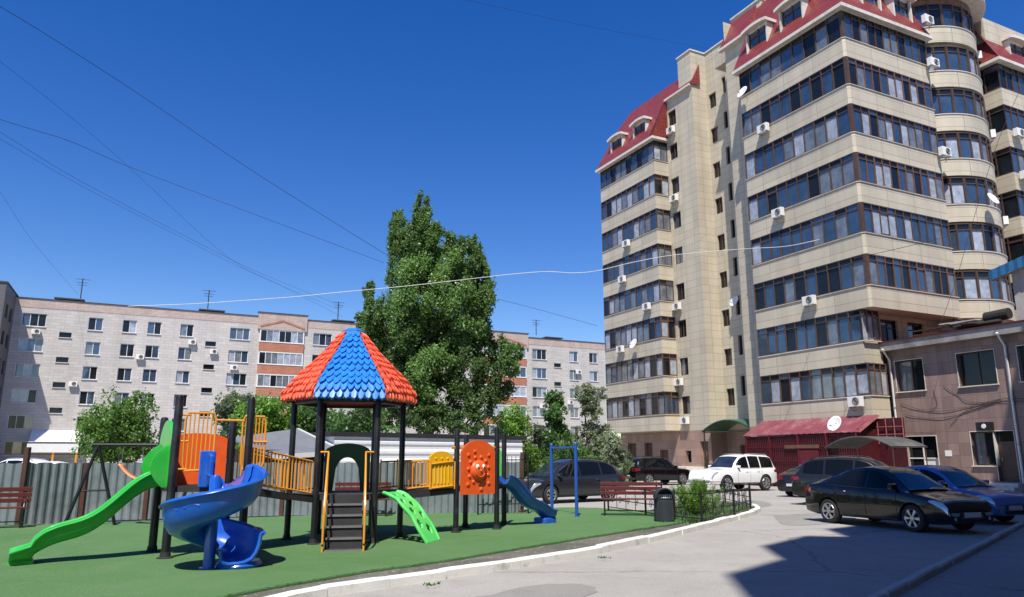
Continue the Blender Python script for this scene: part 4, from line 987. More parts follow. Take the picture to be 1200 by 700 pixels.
# turf fringe blades so the edge and near field have depth
def fringe():
    g = np.random.default_rng(12); V = []
    for i in range(9000):
        a = g.uniform(0, len(tfp) - 1.001); k = int(a); f_ = a - k; p = np.array([tfp[k][0] * (1 - f_) + tfp[k + 1][0] * f_, tfp[k][1] * (1 - f_) + tfp[k + 1][1] * f_, .055]) + np.array([-abs(g.normal()) * .02, abs(g.normal()) * .04, 0])
        d = np.array([g.normal() * .5, g.normal() * .5 - .2, .8]) * g.uniform(.012, .03); s = np.array([g.normal(), g.normal(), 0]) * .003
        V += [p - s, p + s, p + s * .3 + d, p - s * .3 + d]
    o = quadmesh('turf_fringe', np.array(V), [M['blade']], None, 4, [1.0], (0, 0, 0)); tag(o, kind='stuff', label='frayed blades along the cut edge of the artificial turf', cat='grass')
fringe()
# ------------------------------------------------------------------ the play tower set
PGO = Vector((-3.48, 16.06, 0.0))
PG = thing('play_tower', 'large climbing set with a blue and red hexagonal roof, two slides, spiral slide and bridges', 'playground set', PGO)
def pb_(b, name, m, parent=PG, smooth=False, **k): return b.build(name, m, parent, smooth, world=True, **k)
V3 = lambda x, y, z=0: Vector((x, y, z))
ZL, ZH, ZR = 1.22, .98, 1.05
P1, P2, P3, P4 = V3(-5.76, 12.95), V3(-6.38, 13.8), V3(-4.70, 13.5), V3(-5.32, 14.35)
HEX = [PGO + V3(1.14 * math.cos(R(a + 12)), 1.14 * math.sin(R(a + 12))) for a in (0, 60, 120, 180, 240, 300)]   # right, back right, back left, left, front left, front right
Q1, Q2, Q3, Q4 = V3(-1.255, 17.27), V3(-.36, 18.05), V3(-1.12, 18.5), V3(-.2, 19.2)
def post(p, h, r=.062):
    b = MB(); b.lathe([(r, .0), (r, h - .05), (r * .8, h - .01), (r * .35, h)], (p.x, p.y, 0), 16); o = pb_(b, 'post', M['black'], PG, True)
    b = MB(); b.lathe([(r * 1.9, .06), (r * 1.9, .075), (r * 1.25, .09), (r * 1.15, .16)], (p.x, p.y, 0), 16); pb_(b, 'base_flange', M['rubber'], o, True)
    return o
for p, h in ((P1, 2.76), (P3, 2.76), (P2, 2.42), (P4, 2.42)): post(p, h, .07)
for p in HEX: post(p, 2.9, .062)
for p, h in ((Q1, 2.35), (Q2, 2.4), (Q3, 2.25), (Q4, 2.3)): post(p, h, .062)
def deck(pts, z, t=.1):
    c = sum(pts, V3(0, 0)) / len(pts); b = MB(); q = [(c + (p - c) * .97) for p in pts]; b.prism([(p.x, p.y) for p in q], z - t, z); return pb_(b, 'deck', M['deck'])
deck([P1, P3, P4, P2], ZL); deck(HEX, ZH); deck([Q1, Q2, Q4, Q3], ZR)
Y_ = M['yellow']
def railing(a, c, z0a, z0c, h, n, r=.014, R2=.019, out=None, name='railing'):
    b = MB(); a = Vector(a); c = Vector(c)
    f = lambda q, z: a + (c - a) * q + V3(0, 0, z0a + (z0c - z0a) * q + z)
    b.tube([f(0, .06), f(0, h), f(1, h), f(1, .06)], R2, 8, closed=True)
    for i in range(1, n): b.tube([f(i / n, .06), f(i / n, h)], r, 6)
    return pb_(b, name, Y_, PG, True)
def between(a, c, m=.1):
    d = (c - a).normalized(); return a + d * m, c - d * m
# left bridge: left tower P3/P4 -> hexagon left side
BL0, BL1 = (P3 + V3(.02, .0), HEX[4] + V3(-.05, .05)); BR0, BR1 = (P4, HEX[3])
b = MB(); n = 14
for i in range(n):
    q0, q1 = i / n, (i + .93) / n
    A_ = lambda q: BL0 + (BL1 - BL0) * q + V3(0, 0, ZL + (ZH - ZL) * q - .12 * math.sin(q * math.pi) * .3)
    B_ = lambda q: BR0 + (BR1 - BR0) * q + V3(0, 0, ZL + (ZH - ZL) * q - .12 * math.sin(q * math.pi) * .3)
    vs = [A_(q0), A_(q1), B_(q1), B_(q0)]; vs += [v - V3(0, 0, .05) for v in vs]
    b.add(vs, [(0, 1, 2, 3), (7, 6, 5, 4), (0, 4, 5, 1), (1, 5, 6, 2), (2, 6, 7, 3), (3, 7, 4, 0)])
b.beam(BL0 + V3(0, 0, ZL - .1), BL1 + V3(0, 0, ZH - .1), .05, .1); b.beam(BR0 + V3(0, 0, ZL - .1), BR1 + V3(0, 0, ZH - .1), .05, .1)
pb_(b, 'bridge', M['deck'])
a, c = between(BL0, BL1, .09); railing(a, c, ZL - .02, ZH - .02, .66, 17)
a, c = between(BR0, BR1, .09); railing(a, c, ZL, ZH, .62, 15)
# right bridge: hexagon right -> right tower
SL0, SL1, SR0, SR1 = HEX[0], Q1 + V3(.0, .0), HEX[1] + V3(.1, -.05), Q3
b = MB()
for i in range(16):
    q0, q1 = i / 16, (i + .93) / 16
    A_ = lambda q: SL0 + (SL1 - SL0) * q + V3(0, 0, ZH + (ZR - ZH) * q); B_ = lambda q: SR0 + (SR1 - SR0) * q + V3(0, 0, ZH + (ZR - ZH) * q)
    vs = [A_(q0), A_(q1), B_(q1), B_(q0)]; vs += [v - V3(0, 0, .05) for v in vs]
    b.add(vs, [(0, 1, 2, 3), (7, 6, 5, 4), (0, 4, 5, 1), (1, 5, 6, 2), (2, 6, 7, 3), (3, 7, 4, 0)])
b.beam(SL0 + V3(0, 0, ZH - .1), SL1 + V3(0, 0, ZR - .1), .05, .1); b.beam(SR0 + V3(0, 0, ZH - .1), SR1 + V3(0, 0, ZR - .1), .05, .1)
pb_(b, 'bridge', M['deck'])
a, c = between(SL0, SL1, .09); railing(a, c, ZH, ZR, .62, 13)
a, c = between(SR0, SR1, .09); railing(a, c, ZH, ZR, .62, 13)
# tall barrier panels of the left tower: stepped tubes
def barrier(a, c, z, h, n, side=0):
    b = MB(); f = lambda q, zz: a + (c - a) * q + V3(0, 0, z + zz)
    rr = .1
    b.tube([f(.1, .0), f(.0, rr), f(0, h - rr), f(.08, h), f(.92, h), f(1, h - rr), f(1, rr), f(.9, 0)], .02, 8, closed=True)
    for i in range(1, n): b.tube([f(i / n, 0), f(i / n, h)], .013, 6)
    if side: 
        b.tube([f(0, h - .03), f(-.28, h - .03)], .018, 8); b.tube([f(1, h * .35), f(1.25, h * .35), f(1.25, -.2)], .018, 8)
        b.tube([f(0, h * .5), f(-.28, h * .5)], .018, 8)
    return pb_(b, 'barrier', Y_, PG, True)
dfront = (P3 - P1).normalized()
barrier(P1 + dfront * .13, P1 + dfront * .62, ZL + .26, .98, 7)
barrier(P3 - dfront * .12 , P3 + (P4 - P3) * .02 + dfront * .28, ZL + .28, .92, 7)
b = MB()
for zz in (ZL + 1.2, ZL + .75, ZL + .28): b.tube([P1 + V3(0, 0, zz), P1 + dfront * .2 + V3(0, 0, zz)], .018, 8)
b.tube([P3 + V3(0, 0, ZL + .75), P3 + dfront * .32 + V3(0, 0, ZL + .75)], .018, 8)
b.tube([P1 + dfront * .62 + V3(0, 0, ZL + 1.12), P3 - dfront * .1 + V3(0, 0, ZL + 1.12)], .02, 8)
for s in (.92,): b.tube([P1 + (P3 - P1) * s + V3(0, 0, ZL + .05), P1 + (P3 - P1) * s + V3(0, 0, ZL + .7)], .016, 6)
islands(b, 'grab_bar', Y_, PG, smooth=True, world=True)
# orange-red panel at the back of the left tower
def panel_shape(a, c, z0, z1, arch, t, m, name, hole=None, thick=None):
    d = (c - a); L = d.length; d.normalize(); nrm = V3(d.y, -d.x); n = 20
    top = [(L * i / n, z1 + arch * max(0.0, math.sin(math.pi * i / n)) ** .6) for i in range(n + 1)]
    b = MB()
    W = lambda s, z, o: a + d * s + V3(0, 0, z) + nrm * o
    if hole is None:
        for o_, fl in ((t / 2, 0), (-t / 2, 1)):
            b.grid([[W(s, z0, o_) for s, z in top], [W(s, z, o_) for s, z in top]])
        b.grid([[W(s, z, t / 2) for s, z in top], [W(s, z, -t / 2) for s, z in top]])
    else:
        hw, hz = hole
        inn = []
        for s, z in top:
            x = s - L / 2
            zi = z0 + hz * math.sqrt(max(0, 1 - (x / hw) ** 2)) ** .7 + (hz * .0) if abs(x) < hw else z0
            inn.append((s, min(zi, z - .05)))
        for o_ in (t / 2, -t / 2): b.grid([[W(s, z, o_) for s, z in inn], [W(s, z, o_) for s, z in top]])
        b.grid([[W(s, z, t / 2) for s, z in top], [W(s, z, -t / 2) for s, z in top]]); b.grid([[W(s, z, t / 2) for s, z in inn], [W(s, z, -t / 2) for s, z in inn]])
    for s, zt in ((0, top[0][1]), (L, top[-1][1])): b.quad(W(s, z0, t / 2), W(s, zt, t / 2), W(s, zt, -t / 2), W(s, z0, -t / 2))
    return pb_(b, name, m, PG)
a, c = between(P2, P4, .08); panel_shape(a, c, ZL + .0, ZL + .82, .1, .05, M['redorange'], 'panel')
a, c = between(P4, P3, .09); 
# green arched cover over the long slide mouth, edge P1-P2
def slide_hood(a, c, z0, z1, m, out):
    d = (c - a); L = d.length; d.normalize(); b = MB(); n = 18
    prof = []
    for i in range(n + 1):
        q = i / n; s = L * q; prof.append((s, z1 - .34 + .34 * max(0.0, math.sin(math.pi * q)) ** .7))
    for o_ in (0, .06):
        b.grid([[a + d * s + out * o_ + V3(0, 0, (z0 if (s < L * .2 or s > L * .8) else z0 + .52 * max(0.0, math.sin(math.pi * (s / L - .2) / .6)) ** .6)) for s, z in prof], [a + d * s + out * o_ + V3(0, 0, z) for s, z in prof]])
    b.grid([[a + d * s + V3(0, 0, z) for s, z in prof], [a + d * s + out * .06 + V3(0, 0, z) for s, z in prof]])
    # flaring side cheeks that bulge out over the chute
    for s0, sg in ((.06, -1), (L - .06, 1)):
        rows = []
        for i in range(9):
            q = i / 8; z = z0 - .02 + (z1 - .35 - z0) * q; w = .34 * max(0.0, math.sin(math.pi * min(1, q * .9 + .1))) ** .8
            p = a + d * s0 + V3(0, 0, z); rows.append([p, p + out * w * .5 + d * sg * .015, p + out * w, p + out * w - d * sg * .04, p + out * w * .5 - d * sg * .045, p - d * sg * .04])
        b.grid(rows, closeu=True)
    return pb_(b, 'slide_hood', m, PG, True)
outL = V3(-.8, -.6)
a, c = between(P1, P2, .07); slide_hood(a, c, ZL, ZL + 1.12, M['green'], outL)
# chute sweep
def sweep(path, prof_fn, m, name, parent=PG, thick=.035, side=None):
    """path: list of points; prof_fn(i,q)->list of (s,z) in the cross plane; s is to the left of travel"""
    rows = []; n = len(path)
    for i, p in enumerate(path):
        t = (path[min(i + 1, n - 1)] - path[max(i - 1, 0)]); t = V3(t.x, t.y).normalized(); lft = V3(-t.y, t.x)
        rows.append([p + lft * s + V3(0, 0, z) for s, z in prof_fn(i, i / (n - 1))])
    b = MB(); b.grid(rows)
    bm_parent = pb_(b, name, m, parent, True, solid=thick)
    md = bm_parent.modifiers.new('edge', 'BEVEL'); md.width = .012; md.segments = 2; md.limit_method = 'ANGLE'; md.angle_limit = R(50)
    return bm_parent
def U(w, h, lip=.05, fl=.0):
    pts = [(-w / 2 - lip, h - .015), (-w / 2 - lip * .4, h), (-w / 2, h - .01), (-w / 2 + .01, h * .55), (-w / 2 + .035, .06), (-w / 2 + .09, .008), (-w * .2, 0), (0, 0)]
    return pts + [(-s, z) for s, z in pts[-2::-1]]
# long green wave slide
gs = (P1 + P2) / 2 + outL * .03
path = []; n = 46; dirg = V3(-.80, -.60).normalized(); dirg = V3(-.84, -.54).normalized(); Lg = 2.12
for i in range(n + 1):
    q = i / n; s = Lg * q
    z = ZL + .01 - (ZL - .13) * min(1.0, q / .86) + .10 * math.sin(q * 2 * math.pi * 1.5 + .1) * max(0.0, 1 - q) ** .25 * (1 if q > .02 else 0)
    if q > .74: z = max(z, .13 + .9 * max(0.0, .90 - q) ** 1.5)
    if q > .86: z = .13 + .9 * max(0.0, .90 - q) ** 1.5
    path.append(gs + dirg * s + V3(0, 0, z))
sweep(path, lambda i, q: [(s * (1 + .22 * max(0, q - .85) / .15), z * (1 - .5 * max(0, q - .8) / .2)) for s, z in U(.5, .25)], M['green'], 'slide')
b = MB(); e = path[-4]; b.box(-.2, .14, -.2, .2, .0, .135, 0, Matrix.Translation((e.x, e.y, 0)) @ Matrix.Rotation(math.atan2(dirg.y, dirg.x), 4, 'Z')); pb_(b, 'slide_foot', M['green'], PG, bevel=.03)
# spiral slide
SC = V3(-4.57, 11.78)
def spiral():
    entry = (P1 + P3) / 2; ex = V3(SC.x, SC.y)
    th0, th1, n = 100, -340, 116; path = []; mid = .385; ks = []
    st = entry + V3(.28, -.02); q0 = ex + V3(math.cos(R(75)), math.sin(R(75))) * mid
    K = 10
    p_in = entry + V3(.27, -.12)
    for i in range(K):
        q = i / K; path.append(p_in.lerp(q0, q) + V3(0, 0, ZL - .04 * q)); ks.append(0)
    th0 = 75
    for i in range(n + 1):
        q = i / n; th = th0 + (th1 - th0) * q; z = ZL - .04 - (ZL - .04 - .16) * min(1, (q / .93)) ** .95
        path.append(ex + V3(math.cos(R(th)) * mid, math.sin(R(th)) * mid, z)); ks.append(1)
    last = path[-1]; t = (path[-1] - path[-3]); t = V3(t.x, t.y).normalized()
    for i in range(1, 5): path.append(last + t * .06 * i + V3(0, 0, -.005 * i)); ks.append(1)
    N = len(path)
    # clockwise travel: left of travel is the OUTER side
    def prof(i, q):
        ho = .2 + .2 * min(1, i / 14)
        hi_ = .2; w = .25
        out = [(.34, ho - .01), (.37, ho + .0), (.40, ho - .03), (.40, ho - .03)]
        ho += .04; pts = [(-w - .03, hi_ - .01), (-w, hi_), (-w + .01, .1), (-w + .05, .03), (-w + .12, 0), (0, 0), (.1, .015), (.2, .06), (.26, .15), (.295, ho * .6), (.315, ho - .02), (.345, ho), (.37, ho - .03)]
        return pts
    o = sweep(path, prof, M['blue'], 'spiral_slide', thick=.04)
    # embossed arcs on the outer hull
    # entry box, side walls and centre column
    b = MB(); b.lathe([(.085, .03), (.085, 1.38), (.06, 1.43)], (SC.x, SC.y, 0), 20); b.lathe([(.14, .06), (.14, .08)], (SC.x, SC.y, 0), 16); pb_(b, 'column', M['blue'], o, True)
    f = (P3 - P1).normalized(); nn = V3(f.y, -f.x)
    for s in (.56,):
        b = MB() 
        p = P1 + f * s + nn * .03; b.beam(p + V3(0, 0, ZL + .3), p + nn * .42 + V3(0, 0, ZL + .26), .07, .5); b.beam(p - f * .16 + nn * .03 + V3(0, 0, ZL + .28), p + f * .1 + nn * .03 + V3(0, 0, ZL + .28), .06, .62); pb_(b, 'entry_wall', M['blue'], o, bevel=.02)
    # exit lip
    b = MB(); e = path[-1]; tt = (path[-1] - path[-2]).normalized(); l = V3(-tt.y, tt.x)
    P_ = [e + l * s + V3(0, 0, z) for s, z in prof(N - 1, 1)]
    b.tube(P_, .03, 8); b.lathe([(.3, .0), (.34, .1), (.3, .16)], (e.x - tt.x * .3 + l.x * .05, e.y - tt.y * .3 + l.y * .05, 0), 20); pb_(b, 'exit_lip', M['blue'], o, True)
    b = MB()
    for thd in (-150, -122, -94):
        for k in range(3):
            th = R(thd + k * 3); 
        pts = []
        idx = [j for j in range(10, N - 5) if True]
        for j in range(7):
            th = thd + (j - 3) * 3.2; q = (th0 - th) / (th0 - th1); z = ZL - .04 - (ZL - .2) * q + .23 + .035 * (1 - ((j - 3) / 3) ** 2)
            rr = .385 + .305; pts.append(SC + V3(math.cos(R(th)) * rr, math.sin(R(th)) * rr, z))
        b.tube(pts, .022, 6)
    pb_(b, 'moulding', M['blue'], o, True)
spiral()
# stairs in front of the hexagon
nf = (HEX[4] + HEX[5]) / 2 - PGO; nf.normalize(); sf = V3(-nf.y, nf.x) * 1.0     # sf points right seen from the front? checked below
if sf.x < 0: sf = -sf
top = (HEX[4] + HEX[5]) / 2 + nf * .05; run = .235; ns = 5
for i in range(ns):
    z = ZH - (i + 1) * (ZH / (ns + .3)) + .03; b = MB(); p = top + nf * (run * i); 
    Mx = Matrix.Translation((p.x, p.y, 0)) @ Matrix.Rotation(math.atan2(sf.y, sf.x), 4, 'Z')
    b.box(-.33, .33, -run - .03, 0, z - .03, z, 0, Mx); b.box(-.33, .33, -.02, 0, z, min(ZH, z + ZH / (ns + .3)), 0, Mx); o = pb_(b, 'step', M['deck'])
    b = MB(); b.box(-.33, .33, -run - .045, -run - .025, z - .032, z + .004, 0, Mx); pb_(b, 'nosing', mat('worn_step_edge', (.16, .155, .15), .7), o)
for s in (-1, 1):
    b = MB(); a = top + sf * .36 * s; e = a + nf * (run * ns + .04)
    b.beam(a + V3(0, 0, ZH - .12), e + V3(0, 0, .1), .03, .2); pb_(b, 'stringer', M['black'])
    b = MB(); h = ZH + .82
    pp = HEX[4] if s < 0 else HEX[5]
    a2 = a + nf * .03
    b.tube([V3(pp.x, pp.y, h), a2 + sf * .08 * s * 0 + V3(0, 0, h), a2 + nf * .1 + V3(0, 0, h - .03), e + V3(0, 0, .98 * .0 + .86), e + nf * .02 + V3(0, 0, .75), e + nf * .02 + V3(0, 0, .02)], .02, 8)
    b.tube([a2 + nf * .08 + V3(0, 0, h - .1), a2 + nf * .1 + V3(0, 0, ZH + .06), e + V3(0, 0, .3)], .016, 8)
    # short side loop beside the post
    b.tube([a2 + V3(0, 0, h - .12), a2 + V3(0, 0, ZH + .1)], .014, 6)
    pb_(b, 'handrail', Y_, PG, True)
# dark green arched panel at the back of the hexagon
a, c = between(HEX[1], HEX[2], .07); panel_shape(a, c, ZH, ZH + .86, .17, .05, M['dgreen'], 'arch_panel', hole=(.3, .72))
a, c = between(HEX[2], HEX[3], .09); railing(a, c, ZH, ZH, .62, 7)
# grab rails at the hexagon's other openings
for p, q_ in ((HEX[5], HEX[0]),):
    d = (q_ - p).normalized()
    for s, e in ((p, 1), (q_, -1)):
        b = MB(); k = s + d * e * .1; k2 = s + d * e * .2; b.tube([k + V3(0, 0, ZH + .08), k + V3(0, 0, ZH + .68), k2 + V3(0, 0, ZH + .68), k2 + V3(0, 0, ZH + .08)], .015, 8, closed=True); islands(b, 'grab_bar', Y_, PG, smooth=True, world=True)
# light green arched climber with foot holes
def climber():
    nrm = ((HEX[5] + HEX[0]) / 2 - PGO).normalized(); d = (HEX[0] - HEX[5]).normalized(); o = (HEX[5] + HEX[0]) / 2 + nrm * .04
    n, k = 40, 22; W = .58; L = .98
    def S_(u, v):                       # u across -1..1, v 0..1
        ww = W / 2 * (1 + .16 * abs(math.sin(v * math.pi * 3)))
        s = L * (1 - (1 - v) ** 1.0) ; z = ZH + .0 - (ZH - .04) * v ** 1.75
        return o + nrm * (s * (1.0)) + d * (u * ww) + V3(0, 0, z)
    holes = [(u, v) for v in (.2, .4, .6, .8) for u in (-.42, .42)]; holes = [(u + (.1 if i % 4 < 2 else -.1), v + (.04 if u > 0 else -.04)) for i, (u, v) in enumerate(holes)]
    b = MB(); N_, K_ = 64, 32; vs = {}
    def idx(i, j):
        if (i, j) not in vs:
            vs[(i, j)] = len(b.v); b.v.append(tuple(S_(-1 + 2 * j / K_, i / N_)))
        return vs[(i, j)]
    for i in range(N_):
        for j in range(K_):
            u = -1 + 2 * (j + .5) / K_; v = (i + .5) / N_
            if any(((u - a) / .24) ** 2 + ((v - c_) / .055) ** 2 < 1 for a, c_ in holes): continue
            b.f.append((idx(i, j), idx(i, j + 1), idx(i + 1, j + 1), idx(i + 1, j))); b.m.append(0)
    ob = pb_(b, 'climber', M['lime'], PG, True, solid=.05)
    b = MB()
    for u in (-1, 1):
        b.tube([S_(u, i / 20) + V3(0, 0, .02) for i in range(21)], .035, 8)
    pb_(b, 'climber_edge', M['lime'], ob, True)
climber()
# hexagonal scale roof, alternating blue and red
def hexroof():
    c = PGO; zb, zt = 2.86, 4.36
    def rad(q): return float(np.interp(q, [-.05, 0, .08, .2, .4, .6, .8, .92, 1], [1.40, 1.41, 1.39, 1.27, .99, .70, .45, .31, .25]))     # slightly bellied
    cols = ['roofred', 'roofblue', 'roofred', 'roofblue', 'roofred', 'roofblue']
    for s in range(6):
        a0, a1 = R(12 + 60 * s), R(72 + 60 * s)
        v0 = V3(math.cos(a0), math.sin(a0)); v1 = V3(math.cos(a1), math.sin(a1)); mid_n = (v0 + v1).normalized()
        key = 'roofblue' if s % 2 == 0 else 'roofred'   # s=4 is the front panel
        def SP(u, q, off_=0.0):
            r = rad(q); z = zb + (zt - zb) * (q ** .93 if q > 0 else q)
            return c + (v0 * (1 - u) + v1 * u) * r + V3(0, 0, z) + (mid_n * .8 + V3(0, 0, .6)) * off_
        b = MB(); nu, nq = 14, 14
        b.grid([[SP(j / nu, i / nq) for j in range(nu + 1)] for i in range(nq + 1)])
        b.grid([[SP(j / nu, i / nq, -.03) for j in range(nu + 1)] for i in range(nq + 1)])
        nrows = 11
        rg = random.Random(s)
        for i in range(-0, nrows):
            q = i / nrows; q2 = min(1, q + 1.35 / nrows); w = rad(q); cnt = max(3, int(round(w / .14)))
            for j in range(cnt + 1 if i % 2 else cnt):
                u0 = (j - (.5 if i % 2 else 0)) / cnt; u1 = u0 + 1 / cnt; u0c, u1c = max(0, u0), min(1, u1)
                if u1c - u0c < .3 / cnt: continue
                m = (u0c + u1c) / 2; dq = .40 / nrows; o2 = .008
                lo = q - dq * (.4 + rg.uniform(-.25, .25)); o1 = rg.uniform(.035, .065); jit = ((0, 0.7), (.2, .15), (.5 + rg.uniform(-.1, .1), -.3), (.8, .15), (1, .7))
                pts = []
                for t_, dz in jit:
                    pts.append(SP(u0c + (u1c - u0c) * t_, max(-.045, lo + dz * dq * 1.6), o1 + (.02 if .3 < t_ < .7 else 0)))
                tp = [SP(u0c + (u1c - u0c) * t_, q2, o2) for t_ in (0, .2, .5, .8, 1)]
                ins = [SP(u0c + (u1c - u0c) * t_, max(-.045, lo + dz * dq * 1.6), .0) for t_, dz in jit]
                b.grid([ins, pts, tp])
        b.build('roof_panel', M[key], ROOF, False, world=True)
    b = MB(); b.lathe([(.25, 0), (.25, .06), (.16, .12), (.02, .13)], (c.x, c.y, zt - .03), 6); b.build('roof_cap', M['roofblue'], ROOF, world=True)
    for i in range(6):
        a0 = R(12 + 60 * i); p = c + V3(math.cos(a0), math.sin(a0)) * 1.14
        q = c + V3(0, 0, zt - .2); b = MB()
    b = MB()
    for s in range(6):
        p, q = HEX[s], HEX[(s + 1) % 6]; b.beam(p + V3(0, 0, 2.82), q + V3(0, 0, 2.82), .05, .07)
    b.build('ring_beam', M['black'], ROOF, world=True)
b = MB(); b.lathe([(.05, 4.2), (.05, 4.3)], (PGO.x, PGO.y, 0), 8); ROOF = pb_(b, 'roof', M['black'])
hexroof()
# right tower: yellow panel, smiling orange-red panel, blue slide
d = (Q1 - SL0).normalized(); ya = Q1 - d * .72 + V3(-.02, -.04); yc = Q1 - d * .1 + V3(-.02, -.04)
o = panel_shape(ya, yc, ZR - .02, ZR + .66, .12, .06, M['yplastic'], 'panel')
dn = V3(d.y, -d.x)
b = MB()
for s in (.12, .22, .31, .40, .5): b.tube([ya + d * s + dn * .03 + V3(0, 0, ZR + .08), ya + d * s + dn * .03 + V3(0, 0, ZR + .48)], .018, 8)
for s in (.15, .31, .47): b.lathe([(.035, 0), (.02, .012)], n=12, M=Matrix.Translation(ya + d * s + dn * .03 + V3(0, 0, ZR + .62)) @ Matrix.Rotation(math.atan2(dn.y, dn.x), 4, 'Z') @ Matrix.Rotation(R(90), 4, 'Y'))
pb_(b, 'moulding', M['yplastic'], o, True)
b = MB(); b.tube([ya + dn * .05 + V3(0, 0, ZR + .5), yc + dn * .05 + V3(0, 0, ZR + .56)], .018, 8); b.tube([ya + dn * .05 + V3(0, 0, ZR - .02), yc + dn * .05 + V3(0, 0, ZR + .03)], .018, 8)
for s in (.0, .66): b.tube([ya + d * s + dn * .05 + V3(0, 0, ZR - .04), ya + d * s + dn * .05 + V3(0, 0, ZR + .56)], .016, 8)
for p in (Q1, Q3): b.tube([p + V3(0, 0, ZR + .85) - d * .12, p + V3(0, 0, ZR + .85) + V3(.12, .1)], .02, 8)
islands(b, 'grab_bar', Y_, PG, smooth=True, world=True)
# the face panel sits between Q1 and Q2, facing the camera
a, c = between(Q1, Q2, .10); fd = (c - a).normalized(); fn = V3(fd.y, -fd.x); L = (c - a).length
a = a + fn * .03; c = c + fn * .03
o = panel_shape(a, c, ZR - .18, ZR + .78, .26, .05, M['redorange'], 'face_panel')
# relief: sun disc with rays, stars; two eyes and a smile
def dome(b, ctr, r, hgt, sx=1.0, sz=1.0, n=20, k=6):
    rows = []
    for i in range(k + 1):
        ph = math.pi / 2 * i / k; rr = r * math.cos(ph); hh = hgt * math.sin(ph)
        rows.append([ctr + fd * (rr * math.cos(2 * math.pi * j / n) * sx) + V3(0, 0, rr * math.sin(2 * math.pi * j / n) * sz) + fn * hh for j in range(n)])
    b.grid(rows, closeu=True)
fc = (a + c) / 2 + V3(0, 0, ZR + .36) + fn * .022
b = MB(); dome(b, fc, .235, .10, 1, .98)
for i in range(11):
    an = 2 * math.pi * i / 11 + .2; p = fc + fd * (.30 * math.cos(an)) + V3(0, 0, .30 * math.sin(an)); dome(b, p, .045, .03)
for dx, dz, r in ((-.3, .34, .055), (.3, .34, .05), (-.31, -.32, .06), (.08, -.43, .06), (.3, -.3, .05), (-.12, .42, .045)): dome(b, fc + fd * dx + V3(0, 0, dz), r, .03, n=5)
b.tube([fc + fd * (.13 * math.cos(t)) + V3(0, 0, -.02 + .13 * math.sin(t)) + fn * .085 for t in [math.pi * (1.12 + .76 * i / 10) for i in range(11)]], .012, 6)
dome(b, fc + V3(0, 0, -.01) + fn * .09, .028, .04)
pb_(b, 'sun_face', M['redorange'], o, True)
for s in (-.085, .085):
    b = MB(); dome(b, fc + fd * s + V3(0, 0, .075) + fn * .07, .05, .035, 1, 1.2); e = pb_(b, 'eye', M['eye'], o, True)
    b = MB(); dome(b, fc + fd * (s + .008) + V3(0, 0, .06) + fn * .1, .022, .014); pb_(b, 'pupil', M['black'], e, True)
b = MB()
for p, g_ in ((Q1, -1), (Q2, 1)): b.tube([p + V3(0, 0, ZR + .88) - fd * .14, p + V3(0, 0, ZR + .88) + fd * .14], .02, 8)
islands(b, 'grab_bar', Y_, PG, smooth=True, world=True)
a, c = between(Q3, Q4, .1); panel_shape(a, c, ZR, ZR + .8, .15, .05, M['lime'], 'panel')
# blue slide to the right
s0 = (Q2 + Q4) / 2 + V3(.05, -.02); e0 = V3(.98, 19.9); dr = (e0 - s0); dr.z = 0; Lr = dr.length; dr.normalize(); path = []
for i in range(41):
    q = i / 40; z = ZR + .02 - (ZR - .16) * min(1.0, q / .88) + .07 * math.sin(q * 2 * math.pi * 1.5 + .1) * max(0.0, 1 - q) ** .3
    if q > .8: z = max(.16, z)
    path.append(s0 + dr * (Lr * q) + V3(0, 0, z))
sweep(path, lambda i, q: U(.46, .2), M['blue'], 'slide')
b = MB(); e = path[-6]; b.box(-.2, .25, -.2, .2, 0, .2, 0, Matrix.Translation((e.x, e.y, 0)) @ Matrix.Rotation(math.atan2(dr.y, dr.x), 4, 'Z')); pb_(b, 'slide_foot', M['blue'], PG, bevel=.03)

# ------------------------------------------------------------------ swing
def swing():
    a0, a1 = G(73, 621), G(135, 618.5); a1 = V3(a1.x, a1.y); a0 = V3(a0.x, a0.y)
    # A frame: feet a0 and a1, apex above their middle; the beam runs to the right, away
    mid = (a0 + a1) / 2; ap = V3(mid.x, mid.y, 2.0); foot = (a1 - a0); per = V3(foot.y, -foot.x).normalized()
    if per.x < 0: per = -per
    t = thing('swing_set', 'black A-frame swing with an orange swing seat left of the green slide', 'swing', mid)
    bd = V3(1, .12).normalized() * 2.5
    b = MB(); b.tube([ap - bd * .06, ap + bd * 1.06], .045, 10); pb_(b, 'top_beam', M['black'], t, True)
    for o_ in (V3(0, 0), bd):
        for f in (a0, a1): b = MB(); b.tube([f + o_, ap + o_], .042, 10); pb_(b, 'leg', M['black'], t, True)
        b = MB(); b.tube([(a0 * .55 + V3(ap.x, ap.y) * .45) + o_ + V3(0, 0, .9), (a1 * .55 + V3(ap.x, ap.y) * .45) + o_ + V3(0, 0, .9)], .022, 8); pb_(b, 'crossbar', M['black'], t, True)
    sc = ap + bd * .33
    P_ = lambda s, z: V3(sc.x + s, sc.y + .05, z)
    b = MB(); rows = []
    for i in range(13):
        q = i / 12; s = -.3 + .6 * q; z = 1.12 + .42 * (1 - q) ** 2.0 + .05 * q
        rows.append([P_(s, z) + V3(.02, -.14), P_(s, z - .02) + V3(0, 0), P_(s, z) + V3(-.02, .14)])
    b.grid(rows); seat = pb_(b, 'swing_seat', mat('faded_orange_plastic', (.75, .30, .12), .5), t, True, solid=.035)
    b = MB(); b.tube([P_(-.28, 1.5), ap + bd * .24], .006, 5); b.tube([P_(.3, 1.18), ap + bd * .42], .006, 5); pb_(b, 'chain', M['steel'], seat)
swing()
